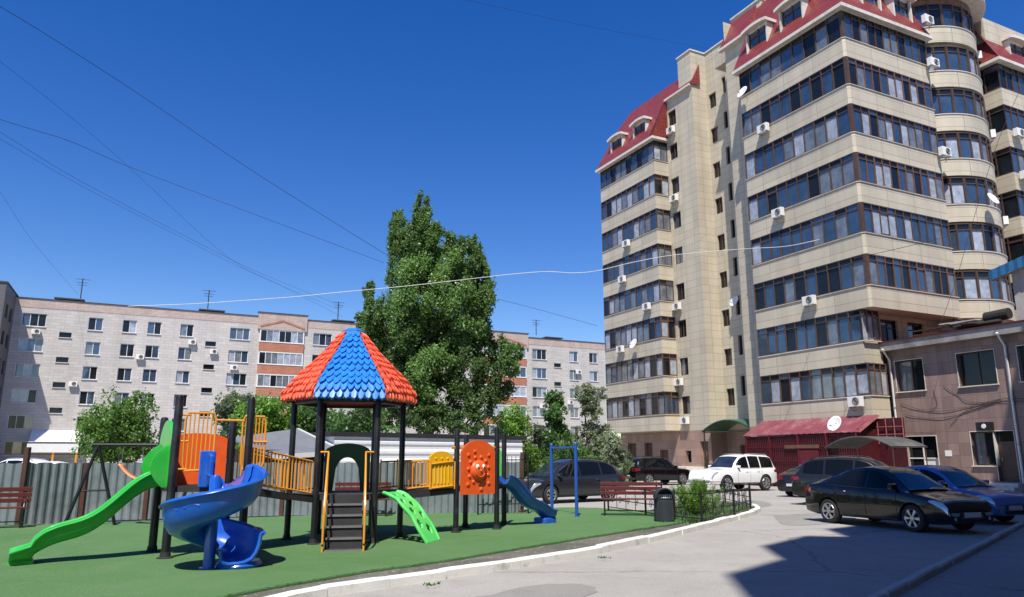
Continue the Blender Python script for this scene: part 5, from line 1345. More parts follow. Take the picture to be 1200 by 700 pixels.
# ------------------------------------------------------------------ benches
def bench(label, loc, rz, w=1.5, group=None, seatcol='maroon', sh=.45):
    t = thing('park_bench', label, 'bench', loc, rz, group)
    # local: x along, -y is the front
    for i in range(4):
        b = MB(); y = -.42 + i * .105; b.box(-w / 2, w / 2, y, y + .085, sh, sh + .03); b.build('seat_slat', M[seatcol], t, bevel=.005)
    for i in range(3):
        b = MB(); z = sh + .12 + i * .13; b.box(-w / 2, w / 2, .02 + i * .025, .05 + i * .025, z, z + .1); b.build('back_slat', M[seatcol], t, bevel=.005)
    for s in (-1, 1):
        x = s * (w / 2 - .12)
        b = MB(); b.beam((x, -.4, 0), (x, -.4, sh), .04); b.build('leg', M['black'], t)
        b = MB(); b.beam((x, .0, 0), (x, .12, sh + .5), .04); b.build('leg', M['black'], t)
        b = MB(); b.beam((x, -.4, sh - .02), (x, .02, sh - .02), .035); b.beam((x, -.4, .12), (x, .02, .12), .03); b.build('frame', M['black'], t)
    b = MB(); b.beam((-w / 2 + .12, -.2, .14), (w / 2 - .12, -.2, .14), .025); b.build('stretcher', M['black'], t)
    b = MB()
    for s in (-1, 1):
        x = s * (w / 2 - .1); pts = [(x, -.42 + .05 * i, sh + .03 + .22 * math.sin(min(1, i / 5) * math.pi * .5)) for i in range(9)]; b.tube(pts, .014, 6)
        b.tube([(x, -.3 + .06 * math.cos(q * .8), sh + .12 + .05 * math.sin(q * .8)) for q in range(9)], .009, 5)
    islands(b, 'armrest', M['black'], t)
    return t
p = G(741, 607); bench('dark red slatted bench with black metal legs beside the litter bin', (p.x, p.y + .2, .06), R(-8), 1.75)
p = G(-12, 622); bench('dark red slatted bench cut off by the left edge of the photo', (p.x, p.y, .06), R(28), 1.5)
p = G(424, 607); bench('dark red bench against the sheet fence seen through the green arch', (p.x, p.y, .06), R(8), 1.6)
# ------------------------------------------------------------------ litter bin
def bin_():
    p = G(779, 614); t = thing('litter_bin', 'dark grey domed litter bin with a round side opening beside the bench', 'litter bin', p)
    m = mat('dark_slate_steel', (.03, .035, .042), .5, var=.2)
    b = MB(); n = 26
    b.lathe([(.21, .05), (.225, .07), (.225, .62), (.235, .64), (.235, .66)], n=n, cap=True)
    for i in range(n): a = 2 * math.pi * i / n; b.beam((.228 * math.cos(a), .228 * math.sin(a), .1), (.228 * math.cos(a), .228 * math.sin(a), .6), .02, .02)
    b.build('body', m, t)
    # hood: half-cylinder bonnet open to the front
    b = MB(); k = 14; rows = []
    for i in range(k + 1):
        a = math.pi * i / k; rows.append([(.24 * math.cos(a), -.2, .66 + .24 * math.sin(a)), (.24 * math.cos(a), .2, .66 + .24 * math.sin(a))])
    b.grid(rows); b.add([(x, .2, z) for x, z in [(.24 * math.cos(math.pi * i / k), .66 + .24 * math.sin(math.pi * i / k)) for i in range(k + 1)]], [tuple(range(k + 1))])
    rim = [(.24 * math.cos(math.pi * i / k), -.2, .66 + .24 * math.sin(math.pi * i / k)) for i in range(k + 1)]; b.tube(rim, .016, 6)
    b.build('hood', m, t, solid=.012)
    b = MB()
    for i in range(8): b.tube([(-.17 + .05 * i, -.1, .64), (-.15 + .05 * i, -.05 + .02 * (i % 3), .74)], .02, 5)
    b.build('rubbish', M['white'], t)
    b = MB(); b.beam((-.25, 0, 0), (-.25, 0, .75), .03); b.beam((.25, 0, 0), (.25, 0, .75), .03); b.build('stand', M['black'], t)
bin_()
# ------------------------------------------------------------------ pull-up bar
def pullup():
    a, c = G(647, 603), G(681, 609); a = V3(a.x, a.y); c = V3(c.x, c.y); c = a + (c - a).normalized() * 1.75; t = thing('pullup_bar', 'blue steel pull-up bar frame on two posts at the turf edge', 'exercise frame', (a.x, a.y, 0)); L = c - a; m = M['postblue']
    a2, c2 = a, c
    for p in (a2, c2): b = MB(); b.tube([p, p + V3(0, 0, 2.08)], .05, 12); b.tube([p + V3(0, 0, 2.08), p + V3(0, 0, 2.13)], [.055, .02], 12); o = b.build('post', m, t, True, world=True); b = MB(); b.lathe([(.09, .05), (.09, .07)], (p.x, p.y, 0), 12); b.build('foot_plate', m, o, world=True)
    b = MB(); b.tube([a2 + V3(0, 0, 1.98), c2 + V3(0, 0, 1.98)], .03, 10); b.build('bar', m, t, True, world=True)
    b = MB(); q = a2.lerp(c2, .78); pts = [q + V3(0, 0, 1.98), q + V3(.05, 0, 1.8), q + V3(-.02, 0, 1.5), q + V3(-.12, 0, 1.25), q + V3(-.02, 0, 1.15), q + V3(.08, 0, 1.4), q + V3(.1, 0, 1.95)]; b.tube(pts, .02, 6); b.build('strap', M['rubber'], t, world=True)
pullup()
# ------------------------------------------------------------------ cars
def paint(name, col, rough=.25, metal=.3): return mat(name, col, rough, metal, var=.02, coat=.75, spec=.4)
CARP = {'black': paint('black_car_paint', (.004, .004, .005)), 'blue': paint('blue_car_paint', (.07, .16, .42), .3, 0), 'grey': paint('graphite_car_paint', (.035, .036, .042), .3, .5),
        'white': paint('white_car_paint', (.78, .78, .77), .3, 0), 'olive': paint('dark_olive_car_paint', (.02, .021, .018), .3, .4), 'silver': paint('silver_car_paint', (.45, .46, .48), .3, .6), 'dblack': paint('dusty_black_car_paint', (.012, .012, .015), .35, .2)}
CG = mat('car_glass', (.005, .006, .007), .03, spec=.4, ior=1.4, var=.1)
CGL = mat('windshield_glass', (.02, .028, .04), .03, spec=.7, ior=1.55, var=.6, scale=3)
ALLOY = mat('alloy_rim', (.55, .56, .57), .3, .8, var=.08)
HEADL = mat('headlight_lens', (.42, .46, .5), .08, .3, spec=1, var=.3, scale=8, coat=1)
TAILL = mat('tail_light_lens', (.16, .008, .008), .12, var=.2, coat=1)
CHROME = mat('chrome_trim', (.55, .55, .56), .15, 1.0, var=.03)
TYRE = mat('car_tyre', (.016, .016, .017), .8, var=.3)
PLATE = mat('number_plate', (.6, .6, .58), .4, var=.05)
WELL = mat('wheel_well', (.004, .004, .004), .95)
TRIM = mat('black_plastic_trim', (.015, .015, .016), .6, var=.2)
def interp(x, pts):
    return float(np.interp(x, [p[0] for p in pts], [p[1] for p in pts]))
SPEC = {
 # x along the car, front = +x ; belt = hood / waist / boot line, roof = greenhouse
 'sedan': dict(L=4.4, W=1.72, R=.31, axf=1.33, axr=-1.27, low=.2, belt=[(-2.2, .74), (-2.12, .93), (-1.95, .99), (-1.5, 1.0), (0, .94), (.95, .92), (1.5, .85), (1.9, .77), (2.1, .69), (2.17, .60), (2.2, .5)],
               roof=[(-1.95, .99), (-1.35, 1.21), (-.75, 1.40), (-.2, 1.465), (.25, 1.44), (.6, 1.30), (1.2, .905)], wind=(.42, 1.22), rear=(-1.72, -.85), rw=.57, sides=[(-1.28, -.98), (-.93, -.06), (.02, .86)]),
 'suv': dict(L=4.65, W=1.86, R=.36, axf=1.38, axr=-1.33, low=.28, belt=[(-2.32, .7), (-2.28, 1.05), (-2.1, 1.10), (0, 1.04), (.95, 1.03), (1.6, .98), (2.1, .90), (2.25, .8), (2.32, .62)],
              roof=[(-2.2, 1.08), (-1.98, 1.5), (-1.55, 1.66), (-.6, 1.71), (.1, 1.67), (.45, 1.56), (1.15, 1.03)], wind=(.42, 1.16), rear=(-2.2, -1.93), rw=.63, sides=[(-1.85, -1.12), (-1.05, -.1), (-.02, .85)]),
 'big': dict(L=4.9, W=1.95, R=.40, axf=1.48, axr=-1.40, low=.36, belt=[(-2.45, .75), (-2.42, 1.1), (-2.3, 1.15), (0, 1.13), (.8, 1.14), (1.9, 1.08), (2.25, .98), (2.4, .8), (2.45, .6)],
              roof=[(-2.4, 1.13), (-2.22, 1.68), (-1.9, 1.80), (-.6, 1.85), (.0, 1.81), (.3, 1.72), (.92, 1.14)], wind=(.24, .93), rear=(-2.4, -2.18), rw=.72, sides=[(-2.12, -1.15), (-1.07, -.28), (-.2, .62)]),
 'mpv': dict(L=4.75, W=1.8, R=.335, axf=1.5, axr=-1.4, low=.22, belt=[(-2.37, .7), (-2.3, 1.0), (-2.1, 1.03), (0, .97), (1.1, .95), (1.8, .86), (2.15, .76), (2.32, .64), (2.37, .5)],
              roof=[(-2.3, 1.0), (-1.95, 1.38), (-1.45, 1.56), (-.6, 1.62), (.1, 1.6), (.55, 1.48), (1.5, .93)], wind=(.5, 1.52), rear=(-2.25, -1.9), rw=.6, sides=[(-1.85, -1.1), (-1.03, .0), (.07, 1.1)]),
}
def car(kind, colr, label, loc, heading, group='cars parked around the yard', name='parked_car', plate=True, tint=1, spokes=7, wind=None, mesh_only=None):
    S_ = SPEC[kind]; L, W, Rr = S_['L'], S_['W'], S_['R']; t = thing(name, label, 'car', (loc[0], loc[1], 0), heading, group); P = CARP[colr]
    xs = sorted(set([round(x, 4) for x in np.linspace(-L / 2, L / 2, 64)]))
    low = lambda x: S_['low'] + .04 * max(0, (abs(x) - (L / 2 - .45)) / .45) ** 2
    belt = lambda x: interp(x, S_['belt'])
    rpts = S_['roof']
    def roofz(x):
        if x <= rpts[0][0] or x >= rpts[-1][0]: return belt(x)
        k = .08; v = (interp(x - k, rpts) + interp(x, rpts) * 2 + interp(x + k, rpts)) / 4; return max(belt(x), v)
    def hw(x):
        e = max(0, abs(x) - (L / 2 - .75)) / .75; return W / 2 * (1 - .20 * e ** 2.2 if x > 0 else 1 - .13 * e ** 2.4)
    def section(x):
        zl, zb, zr, w = low(x), belt(x), roofz(x), hw(x); g = min(1, max(0, (zr - zb) / .3)); rw = S_['rw'] / (W / 2)
        gap = zr - zb
        wt = w * (.90 * (1 - g) + rw * g)               # half-width at the top edge
        e1 = .05 if gap > .1 else .02
        s = [(0, zl), (w * .80, zl), (w * .95, zl + .05), (w * .99, zl + (zb - zl) * .35), (w * 1.0, zl + (zb - zl) * .62), (w * .985, zl + (zb - zl) * .84), (w * .955, zb - .025), (w * .93, zb)]
        s += [(w * .93 * (1 - q) + wt * q - .0 + .018 * math.sin(q * math.pi) * g, zb + (gap - e1) * q if gap > .1 else zb + gap * q * .5) for q in (.25, .5, .75, 1.0)]
        s += [(wt * .93, zr - .015 + (.0 if gap > .1 else 0.012)), (wt * .6, zr + .012), (0, zr + .026)]
        return s
    secs = [section(x) for x in xs]; n = len(secs[0]); b = MB(); rows = []
    for x, s in zip(xs, secs):
        rows.append([(x, -y, z) for y, z in s] + [(x, y, z) for y, z in s[-2:0:-1]])
    b.grid(rows, closeu=True); k = len(rows[0]); b.add(rows[0], [tuple(range(k))]); b.add(rows[-1], [tuple(range(k - 1, -1, -1))])
    body = b.build('body', [P, WELL], t, True)
    # wheel arches by boolean, evaluated and baked, cutters removed
    bm = bmesh.new(); bm.from_mesh(body.data); bmesh.ops.recalc_face_normals(bm, faces=bm.faces); bm.to_mesh(body.data); bm.free()
    c = MB()
    for ax in (S_['axf'], S_['axr']):
        for s in (-1, 1):
            Mx = Matrix.Translation((ax, s * (W / 2 - .1), Rr)) @ Matrix.Rotation(R(90), 4, 'X'); c.lathe([(Rr + .055, -.17), (Rr + .055, .25)], n=30, M=Mx)
    cut = c.build('cutter', [P, WELL]); cut.data.polygons.foreach_set('material_index', [1] * len(cut.data.polygons))
    bm = bmesh.new(); bm.from_mesh(cut.data); bmesh.ops.recalc_face_normals(bm, faces=bm.faces); bm.to_mesh(cut.data); bm.free()
    md = body.modifiers.new('arch', 'BOOLEAN'); md.operation = 'DIFFERENCE'; md.object = cut; md.solver = 'EXACT'
    body_parent = body.parent; body.parent = None
    bpy.context.view_layer.update(); dg = bpy.context.evaluated_depsgraph_get(); nm = bpy.data.meshes.new_from_object(body.evaluated_get(dg)); body.modifiers.clear(); body.data = nm; body.parent = body_parent
    bpy.data.objects.remove(cut)
    try: nm.set_sharp_from_angle(angle=R(32))
    except Exception: pass
    def surf(x, z):       # half width at height z
        s = section(x)[1:13]
        return float(np.interp(z, [q[1] for q in s], [q[0] for q in s]))
    # side windows
    for sd in (-1, 1):
        for (x0, x1) in S_['sides']:
            g = MB(); m = 16; lo = []; hi = []; mid = []
            for i in range(m + 1):
                x = x0 + (x1 - x0) * i / m; zb = belt(x) + .035; zt = roofz(x) - .085
                if zt < zb + .02: zt = zb + .02
                f = lambda z: (x, sd * (surf(x, z) + .006), z)
                lo.append(f(zb)); mid.append(f((zb + zt) / 2)); hi.append(f(zt))
            g.grid([lo, mid, hi]); w = g.build('window', CG, t, True)
        # seams of the doors, sill and belt trim
        g = MB()
        for x in [S_['sides'][0][1] + .03, S_['sides'][1][1] + .035, S_['sides'][2][1] + .06]:
            pts = [(x, sd * (surf(x, z) + .002), z) for z in np.linspace(low(x) + .12, belt(x) - .01, 8)]
            g.tube(pts, .006, 4)
        pts = [(x, sd * (surf(x, belt(x)) + .004), belt(x) + .005) for x in np.linspace(S_['sides'][0][0], S_['sides'][2][1] + .05, 20)]; g.tube(pts, .010, 4)
        pts = [(x, sd * (surf(x, low(x) + .1) + .004), low(x) + .06) for x in np.linspace(S_['axr'] + Rr + .1, S_['axf'] - Rr - .1, 12)]; g.tube(pts, .022, 4)
        g.build('side_trim', TRIM, t)
        for x in (S_['sides'][1][0] + .12, S_['sides'][2][0] + .12):
            z = belt(x) - .13; h = MB(); y = surf(x, z); h.tube([(x - .0, sd * (y + .004), z), (x + .02, sd * (y + .03), z), (x + .16, sd * (y + .03), z), (x + .18, sd * (y + .004), z)], .012, 6); h.build('door_handle', P if colr != 'white' else P, t)
        x = S_['sides'][2][1] - .02; z = belt(x) + .09; mr = MB(); y = surf(x, z - .06)
        mr.box(-.07, .07, -.02, .17, -.065, .065, 0, Matrix.Translation((x + .02, sd * y, z)) @ Matrix.Rotation(0, 4, 'Z') @ Matrix.Scale(sd, 4, (0, 1, 0))); mr.build('side_mirror', P, t, bevel=.03)
        # wheels
        for ax in (S_['axf'], S_['axr']):
            Mx = Matrix.Translation((ax, sd * (W / 2 - .015), Rr)) @ Matrix.Rotation(R(-90) * sd, 4, 'X')
            r = MB(); rr = Rr * .68
            for q in range(spokes):
                a = 2 * math.pi * q / spokes
                for da in (-.10, .10) if spokes < 8 else (0,):
                    p0 = Vector((.035 * math.cos(a), .035 * math.sin(a), .0)); p1 = Vector((rr * math.cos(a + da), rr * math.sin(a + da), -.0))
                    r.beam(Mx @ p0, Mx @ p1, .035, .03)
            r.lathe([(rr, .0), (rr * .97, .012), (rr * .9, .0), (rr * .86, -.05)], n=28, M=Mx, cap=False); r.lathe([(.06, -.02), (.06, .012), (.04, .02)], n=14, M=Mx); r.lathe([(rr * .9, -.09), (.0, -.091)], n=20, m=1, M=Mx, cap=False)
            wo = r.build('wheel', [ALLOY, TRIM], t, False)
            y = MB(); y.lathe([(rr, -.0), (Rr * .86, .012), (Rr * .95, .0), (Rr, -.03), (Rr, -.17), (Rr * .94, -.2), (rr, -.2)], n=30, M=Mx, cap=False); y.build('tyre', TYRE, wo, True)
    # windshield and rear window
    for nmw, (x0, x1), gm in (('windshield', S_['wind'], CGL if wind is None else wind), ('rear_window', S_['rear'], CG)):
        g = MB(); rows = []
        for i in range(11):
            q = .06 + .9 * i / 10 if nmw == 'windshield' else .04 + .84 * i / 10
            x = x0 + (x1 - x0) * q; s = section(x); zb, zr = belt(x), roofz(x); row = []
            yt = s[12][0] * .97; pts_y = np.linspace(-yt, yt, 11)
            sx = [s[14][0], s[13][0], s[12][0]]; sz = [s[14][1], s[13][1], s[12][1]]
            for y in pts_y:
                zz = float(np.interp(abs(y), sx, sz)); bow = .10 * (1 - (y / yt) ** 2) * 0
                row.append((x + (.008 if nmw == 'windshield' else -.008), y, zz + .010))
            rows.append(row)
        g.grid(rows); g.build(nmw, gm, t, True)
    # lights
    xf = L / 2
    for sd in (-1, 1):
        h = MB(); rows = []
        for i in range(8):
            x = xf - .03 - .38 * (i / 7); zc = belt(x) - .07 - (.02 if i < 2 else 0); hh = .075 * (1 - .75 * (i / 7) ** 2); rows.append([(x, sd * (surf(x, zc + hh * e) + .010), zc + hh * e) for e in (-1, -.3, .4, .85)])
        x = xf + .008; h.grid(rows); zc = belt(xf) - .02
        h.add([(xf + .012, sd * hw(xf) * .62, zc - .085), (xf + .012, sd * (surf(xf, zc) + .004), zc - .07), (xf + .012, sd * (surf(xf, zc) + .004), zc + .0), (xf + .012, sd * hw(xf) * .55, zc - .01)], [(0, 1, 2, 3)])
        h.build('headlight', HEADL, t, True)
        h = MB(); rows = []
        for i in range(7):
            x = -xf + .0 + .34 * (i / 6); zc = belt(max(x, -xf + .2)) - .14; hh = .10 * (1 - .5 * (i / 6)); rows.append([(x - .004, sd * (surf(x, min(zc + hh * e, belt(x) - .01)) + .009), zc + hh * e) for e in (-1, -.3, .3, 1)])
        zc = belt(-xf + .2) - .14; h.grid(rows); h.box(-xf - .014, -xf + .05, min(sd * hw(-xf) * .6, sd * hw(-xf) * .97), max(sd * hw(-xf) * .6, sd * hw(-xf) * .97), zc - .10, zc + .08); h.build('tail_light', TAILL, t, False)
    # grille, bumpers, plates
    gz = belt(xf)
    f = MB(); f.box(xf - .02, xf + .014, -hw(xf) * .5, hw(xf) * .5, gz - .16, gz - .01); 
    for i in range(4): f.box(xf + .014, xf + .022, -hw(xf) * .5, hw(xf) * .5, gz - .15 + i * .04, gz - .138 + i * .04, 1)
    f.build('grille', [TRIM, CHROME], t)
    f = MB(); f.box(xf - .03, xf + .012, -hw(xf) * .55, hw(xf) * .55, S_['low'] + .07, S_['low'] + .16); f.build('lower_intake', TRIM, t)
    for sd in (-1, 1):
        f = MB(); Mx = Matrix.Translation((xf + .008, sd * hw(xf) * .78, S_['low'] + .14)) @ Matrix.Rotation(R(90), 4, 'Y'); f.lathe([(.045, 0), (.03, .008)], n=12, M=Mx); f.build('fog_lamp', HEADL, t)
    if plate:
        f = MB(); f.box(xf + .015, xf + .025, -.26, .26, gz - .31 if gz - .31 > S_['low'] else S_['low'] + .17, (gz - .31 if gz - .31 > S_['low'] else S_['low'] + .17) + .11); f.build('number_plate', PLATE, t)
        f = MB(); f.box(-xf - .022, -xf - .01, -.26, .26, .52 if kind != 'sedan' else .46, .63 if kind != 'sedan' else .57); f.build('number_plate', PLATE, t)
    f = MB(); f.box(-xf - .012, -xf + .05, -hw(-xf) * .93, hw(-xf) * .93, S_['low'] + .1, S_['low'] + .2); f.build('rear_bumper_trim', TRIM, t, bevel=.01)
    if kind in ('big', 'suv', 'mpv'):
        for sd in (-1, 1):
            f = MB(); f.tube([(x, sd * (S_['rw'] - .06), roofz(x) + .05 - (.04 if q in (0, 8) else 0)) for q, x in enumerate(np.linspace(S_['rear'][1] + .25, S_['wind'][0] - .25, 9))], .016, 6); f.build('roof_rail', TRIM if colr != 'white' else CHROME, t)
    return t
def head(v): return math.atan2(v[1], v[0])
car('sedan', 'black', 'glossy black sedan with silver alloy wheels nearest to the right-hand kerb', (9.62, 19.5), head((.36, -.933)), name='black_sedan', spokes=6)
car('sedan', 'blue', 'blue sedan with a sunlit pale roof parked just behind the nearest black sedan', (12.15, 21.9), head((.38, -.925)), name='blue_sedan')
car('suv', 'olive', 'dark olive off-road wagon with black windows parked behind the blue and black sedans', (12.55, 27.2), head((.72, -.69)), name='dark_wagon')
car('sedan', 'dblack', 'black sedan seen from the rear with a white plate beside the white off-road car', (14.0, 34.6), head((.82, .57)), name='black_sedan')
car('big', 'white', 'white off-road car with tinted windows in front of the tower entrance', (11.55, 39.9), head((-.85, -.53)), name='white_suv')
car('suv', 'black', 'black crossover seen from behind, parked in front of the tower with doors', (9.15, 48.3), head((.87, .49)), name='black_crossover')
car('mpv', 'grey', 'dark graphite family car facing left behind the blue pull-up frame', (2.2, 30.2), head((-.82, -.57)), name='graphite_car')
for i, (px, Y, hd, lb, c_) in enumerate([(18, 44, 2.9, 'white car roof showing above the sheet fence at the far left', 'white'), (56, 46, 3.0, 'white car roof above the fence next to the leftmost fence post', 'white'), (132, 47, 2.9, 'white car roof above the fence behind the swing frame', 'white'), (160, 52, 3.1, 'silver car roof above the fence beside the round green tree', 'silver')]):
    p = D(px, 560, Y); car('sedan' if i else 'mpv', c_, lb, (p.x, p.y), hd, group='cars behind the sheet fence', name='white_car' if i < 3 else 'silver_car')

# ------------------------------------------------------------------ air conditioners and dishes
def make_ac():
    t = thing('air_conditioner', 'ac', 'air conditioner', (0, 0, 0), 0, 'air conditioners on the facades')
    # back against a wall at local +x=0, unit sticks out towards -x, width along y
    b = MB(); b.box(-.42, -.12, -.42, .42, 0, .56); b.build('casing', M['white'], t, bevel=.015)
    b = MB(); Mx = Matrix.Translation((-.425, -.1, .28)) @ Matrix.Rotation(R(-90), 4, 'Y')
    for r in (.06, .11, .16, .21): b.lathe([(r, 0), (r + .012, .008), (r + .016, 0)], n=20, M=Mx, cap=False)
    b.lathe([(.23, -.004), (.0, -.003)], n=20, m=1, M=Mx, cap=False); b.build('fan_grille', [M['greykerb'], M['rubber']], t)
    b = MB()
    for y in (-.32, .32): b.beam((-.4, y, -.03), (0, y, -.03), .035); b.beam((0, y, -.25), (-.36, y, -.03), .025)
    islands(b, 'bracket', M['steel'], t); return t
def make_dish():
    t = thing('satellite_dish', 'dish', 'satellite dish', (0, 0, 0), 0, 'satellite dishes on the facades')
    b = MB(); Mx = Matrix.Translation((-.45, 0, .1)) @ Matrix.Rotation(R(-65), 4, 'Y')
    b.lathe([(.45, .1), (.36, .06), (.25, .03), (.12, .006), (.01, 0)], n=24, M=Mx, cap=False); b.build('reflector', M['white'], t, True, solid=.01)
    b = MB(); b.tube([(0, 0, -.2), (-.35, 0, -.15), (-.45, 0, .08)], .02, 6); b.build('bracket', M['steel'], t)
    b = MB(); b.tube([(-.35, 0, -.3), (-.8, 0, .0)], .012, 5); b.cbox((-.82, 0, .03), .1, .08, .08); b.build('feed_arm', M['steel'], t); return t
ac0, dish0 = make_ac(), make_dish(); used = {}
def Lw(o, u, v, z): return o + dR * u + dL * v + Vector((0, 0, z))
def put(src, p, rot, label):
    if src.name not in used: used[src.name] = 1; c = src
    else: c = copy_tree(src)
    c.location = p; c.rotation_euler = (0, 0, rot); c['label'] = label
fl = ['first', 'second', 'third', 'fourth', 'fifth', 'sixth', 'seventh', 'eighth']
# on the near balconies' left side (face -u at u=0): v, k
LF, RF = GA, GA + R(90)
for v, k, lb in ((1.4, 0, 'air conditioner on the lowest glazed balcony above the maroon annex roof'), (4.0, 2, 'air conditioner under the glazing three balconies above the maroon annex'), (5.9, 4, 'air conditioner on the middle of the near tower balconies left side'), (6.6, 6, 'air conditioner high on the left side of the near tower balconies')):
    put(ac0, Lw(C0, 0, v, S(k) - .55 + (.1 if k else 0)), LF, lb)
for v, k, lb in ((22.0, 3, 'air conditioner on the far balcony column at mid height near its corner'), (26.0, 2, 'air conditioner on the far balcony column left of the satellite dish'), (25.4, 4, 'air conditioner on the far balcony column left part, fifth band up'), (24.6, 5, 'air conditioner on the far balcony column, sixth band up')):
    put(ac0, Lw(C0, 1.34, v, S(k) - .5), LF, lb)
for v, k, lb in ((19.6, 8, 'air conditioner below the topmost side window beside the far red roof'), (19.6, 6, 'air conditioner under the high side window right of the far balconies'), (20.1, 1, 'air conditioner under the side window one storey above the lowest'), (19.6, 0, 'air conditioner under the lowest side window above the pink stone base'), (19.9, 3, 'air conditioner beside the side windows at mid height')):
    put(ac0, Lw(C0, 2.8, v, S(k) - .75), LF, lb)
for k, u, lb in ((8, -3.1, 'air conditioner at the left end of the top curved balcony'), (7, -3.1, 'air conditioner at the left end of the curved balcony below the top'), (5, -3.1, 'air conditioner at the left end of the curved balcony, fourth from top')):
    put(ac0, Lw(C0, 11.25 + u - .35, -.1, S(k) - .2), RF, lb)
for k, th, lb in ((8, -38, 'air conditioner at the right end of the top curved balcony'), (6, -45, 'left one of two air conditioners on the curved balcony right end, third from top'), (6, -33, 'right one of two air conditioners on the curved balcony right end, third from top'), (4, -45, 'left one of two air conditioners on the curved balcony below the dish'), (4, -33, 'right one of two air conditioners on the curved balcony below the dish')):
    put(ac0, Lw(C0, 11.25 + 3.97 * math.cos(R(th)), 3.3 + 3.97 * math.sin(R(th)), S(k) - .6), GA + R(th) + math.pi, lb)
for k, v, lb in ((6, -.45, 'air conditioner on the corner band of the right-hand tower block'), (5, -.45, 'air conditioner on the right-hand tower block below the upper one')): put(ac0, Lw(C0, 15.6, v, S(k) - .55), RF, lb)
for k, v, lb in ((7, 8.0, 'white satellite dish on the top near balcony left end'),): put(dish0, Lw(C0, 0, v, S(k) - .1), LF, lb)
put(dish0, Lw(C0, 1.34, 23.7, S(2) - .2), LF, 'white satellite dish on the far balcony column, third band up')
put(dish0, Lw(C0, 1.34, 27.4, 3.4), LF, 'white satellite dish under the lowest far balcony above the parked crossover')
put(dish0, Lw(C0, 4.36, 14.7, 13.2), LF, 'white satellite dish in the shaded stair recess')
put(dish0, Lw(C0, 10.6, -.75, S(4) + .1), RF, 'white satellite dish on the curved balcony in the middle of the tower')
put(dish0, Lw(C0, -1.7, 1.3, 3.35), LF, 'white satellite dish on the roof edge of the maroon annex')
# on the grey block
tb = lambda px, py=400: ft(px, py)
for px, z, lb in ((41, 15.3, 'air conditioner under the top wide window near the left end of the grey block'), (92, 9.7, 'air conditioner on the grey block above the round green tree'), (166, 13.1, 'air conditioner beside a third-row window of the grey block'), (225, 15.2, 'air conditioner under a top row window in the middle of the grey block'), (276, 12.4, 'air conditioner on the grey block left of the orange balconies'), (251, 14.2, 'air conditioner beside the half-floor windows left of the orange balconies'), (676, 14.3, 'air conditioner near the right end of the grey block, upper'), (666, 9.7, 'air conditioner near the right end of the grey block, lower'), (697, 11.8, 'air conditioner at the right edge of the grey block by the tower'), (634, 9.0, 'air conditioner under a wide window at the right part of the grey block'), (381, 14.0, 'air conditioner under the window right of the orange balconies')):
    put(ac0, Lw(LB0, tb(px), 0, z - .3), RF, lb)
# antennas on the long roof
for px, lb in ((92, 'thin roof antenna near the left end of the grey block'), (246, 'thin roof antenna in the middle of the grey block'), (402, 'thin roof antenna beside the poplar'), (637, 'thin roof antenna on the right part of the grey block')):
    p = Lw(LB0, tb(px, 350), 2.5, 19.9); t = thing('roof_antenna', lb, 'antenna', p, GA, 'antennas on the grey block')
    b = MB(); b.tube([(0, 0, 0), (0, 0, 2.4)], .06, 6); b.build('mast', TRIM, t); b = MB()
    for z, w in ((2.3, .8), (1.9, .6), (1.6, .5)): b.tube([(-w, 0, z), (w, 0, z)], .03, 5)
    b.build('aerial', TRIM, t)

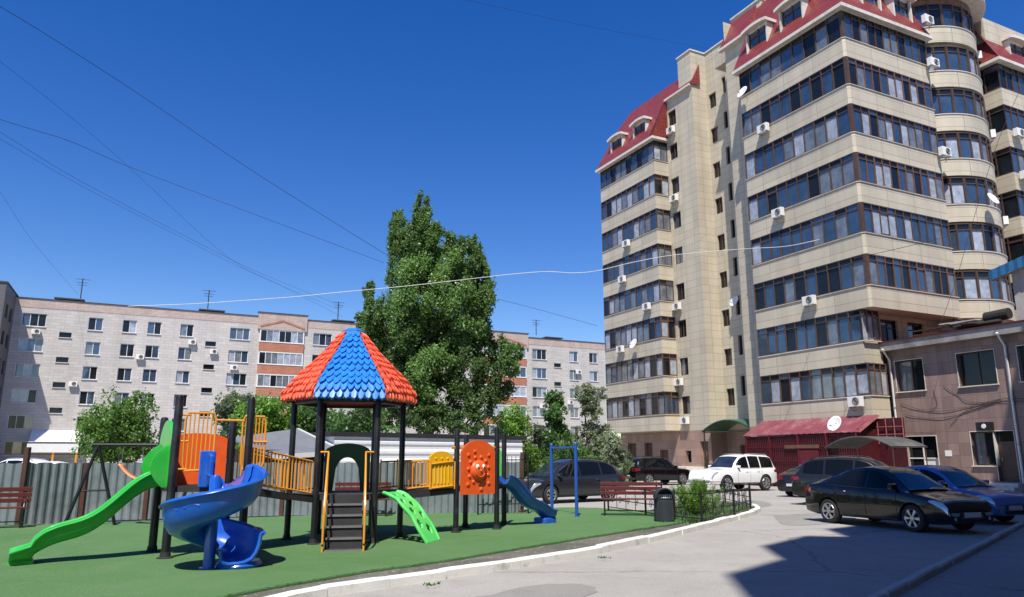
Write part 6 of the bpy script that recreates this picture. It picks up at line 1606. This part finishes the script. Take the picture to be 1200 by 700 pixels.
# ------------------------------------------------------------------ overhead cables
def wire(lb, pts, Y, r=.012, m=None, Y1=None, nm='overhead_cable'):
    P = [D(px, py, Y + ((Y1 or Y) - Y) * i / (len(pts) - 1)) for i, (px, py) in enumerate(pts)]; out = []
    n = len(P)
    for i in range(n - 1):
        a, b_, c, d = P[max(i - 1, 0)], P[i], P[i + 1], P[min(i + 2, n - 1)]
        for j in range(8):
            t = j / 8; out.append(.5 * ((2 * b_) + (c - a) * t + (2 * a - 5 * b_ + 4 * c - d) * t * t + (3 * b_ - a - 3 * c + d) * t ** 3))
    out.append(P[-1]); b = MB(); b.tube(out, r, 5); o = b.build(nm, m or M['rubber']); tag(o, lb, 'cable', 'cables across the sky')
wire('dark cable highest in the left sky, from the top left corner to the poplar', [(-120, -58), (0, 8), (80, 57), (165, 112), (300, 203), (450, 297), (480, 315)], 24, .013, Y1=45)
wire('thin cable crossing from mid left down behind the play tower roof', [(-100, -8), (0, 72), (80, 135), (150, 195), (265, 300), (330, 335), (402, 372)], 30, .010, Y1=84)
wire('thin cable meeting the poplar at its left shoulder', [(-100, 100), (0, 140), (80, 165), (150, 195), (300, 252), (450, 308)], 30, .012, Y1=45)
wire('upper of two close cables sloping to the grey block roof', [(-100, 95), (0, 155), (90, 210), (200, 268), (300, 318), (404, 360)], 30, .012, Y1=90)
wire('lower of two close cables sloping to the grey block roof', [(-100, 108), (0, 163), (90, 215), (200, 272), (300, 322), (400, 364)], 30, .010, Y1=90)
wire('short thin cable falling to the left roof antenna', [(-40, 170), (0, 225), (40, 285), (92, 346)], 40, .010, Y1=84)
wire('faint cable high in the sky above the poplar', [(520, -6), (600, 12), (700, 33), (830, 57)], 30, .008, Y1=50)
wire('white sagging cable from the grey block across the poplar to the tower', [(150, 359), (220, 356.5), (290, 352), (345, 348), (400, 342.5), (480, 335), (560, 326), (600, 321.5), (640, 318.5), (672, 320), (700, 317.5), (740, 308), (790, 299), (870, 292), (920, 289), (960, 281)], 40, .016, M['offwhite'], 41)
wire('thin cable right of the poplar towards the tower', [(560, 345), (620, 360), (700, 382)], 50, .012, Y1=60)
wire('thin cable in front of the tower floors above the brown building', [(1000, 303), (1050, 292), (1110, 277), (1150, 262)], 38, .014, Y1=38)
wire('thin vertical cable hanging from the right tower band to the blue eave', [(1200, 95), (1170, 165), (1140, 260), (1120, 330), (1100, 385)], 37, .012, Y1=37.5)
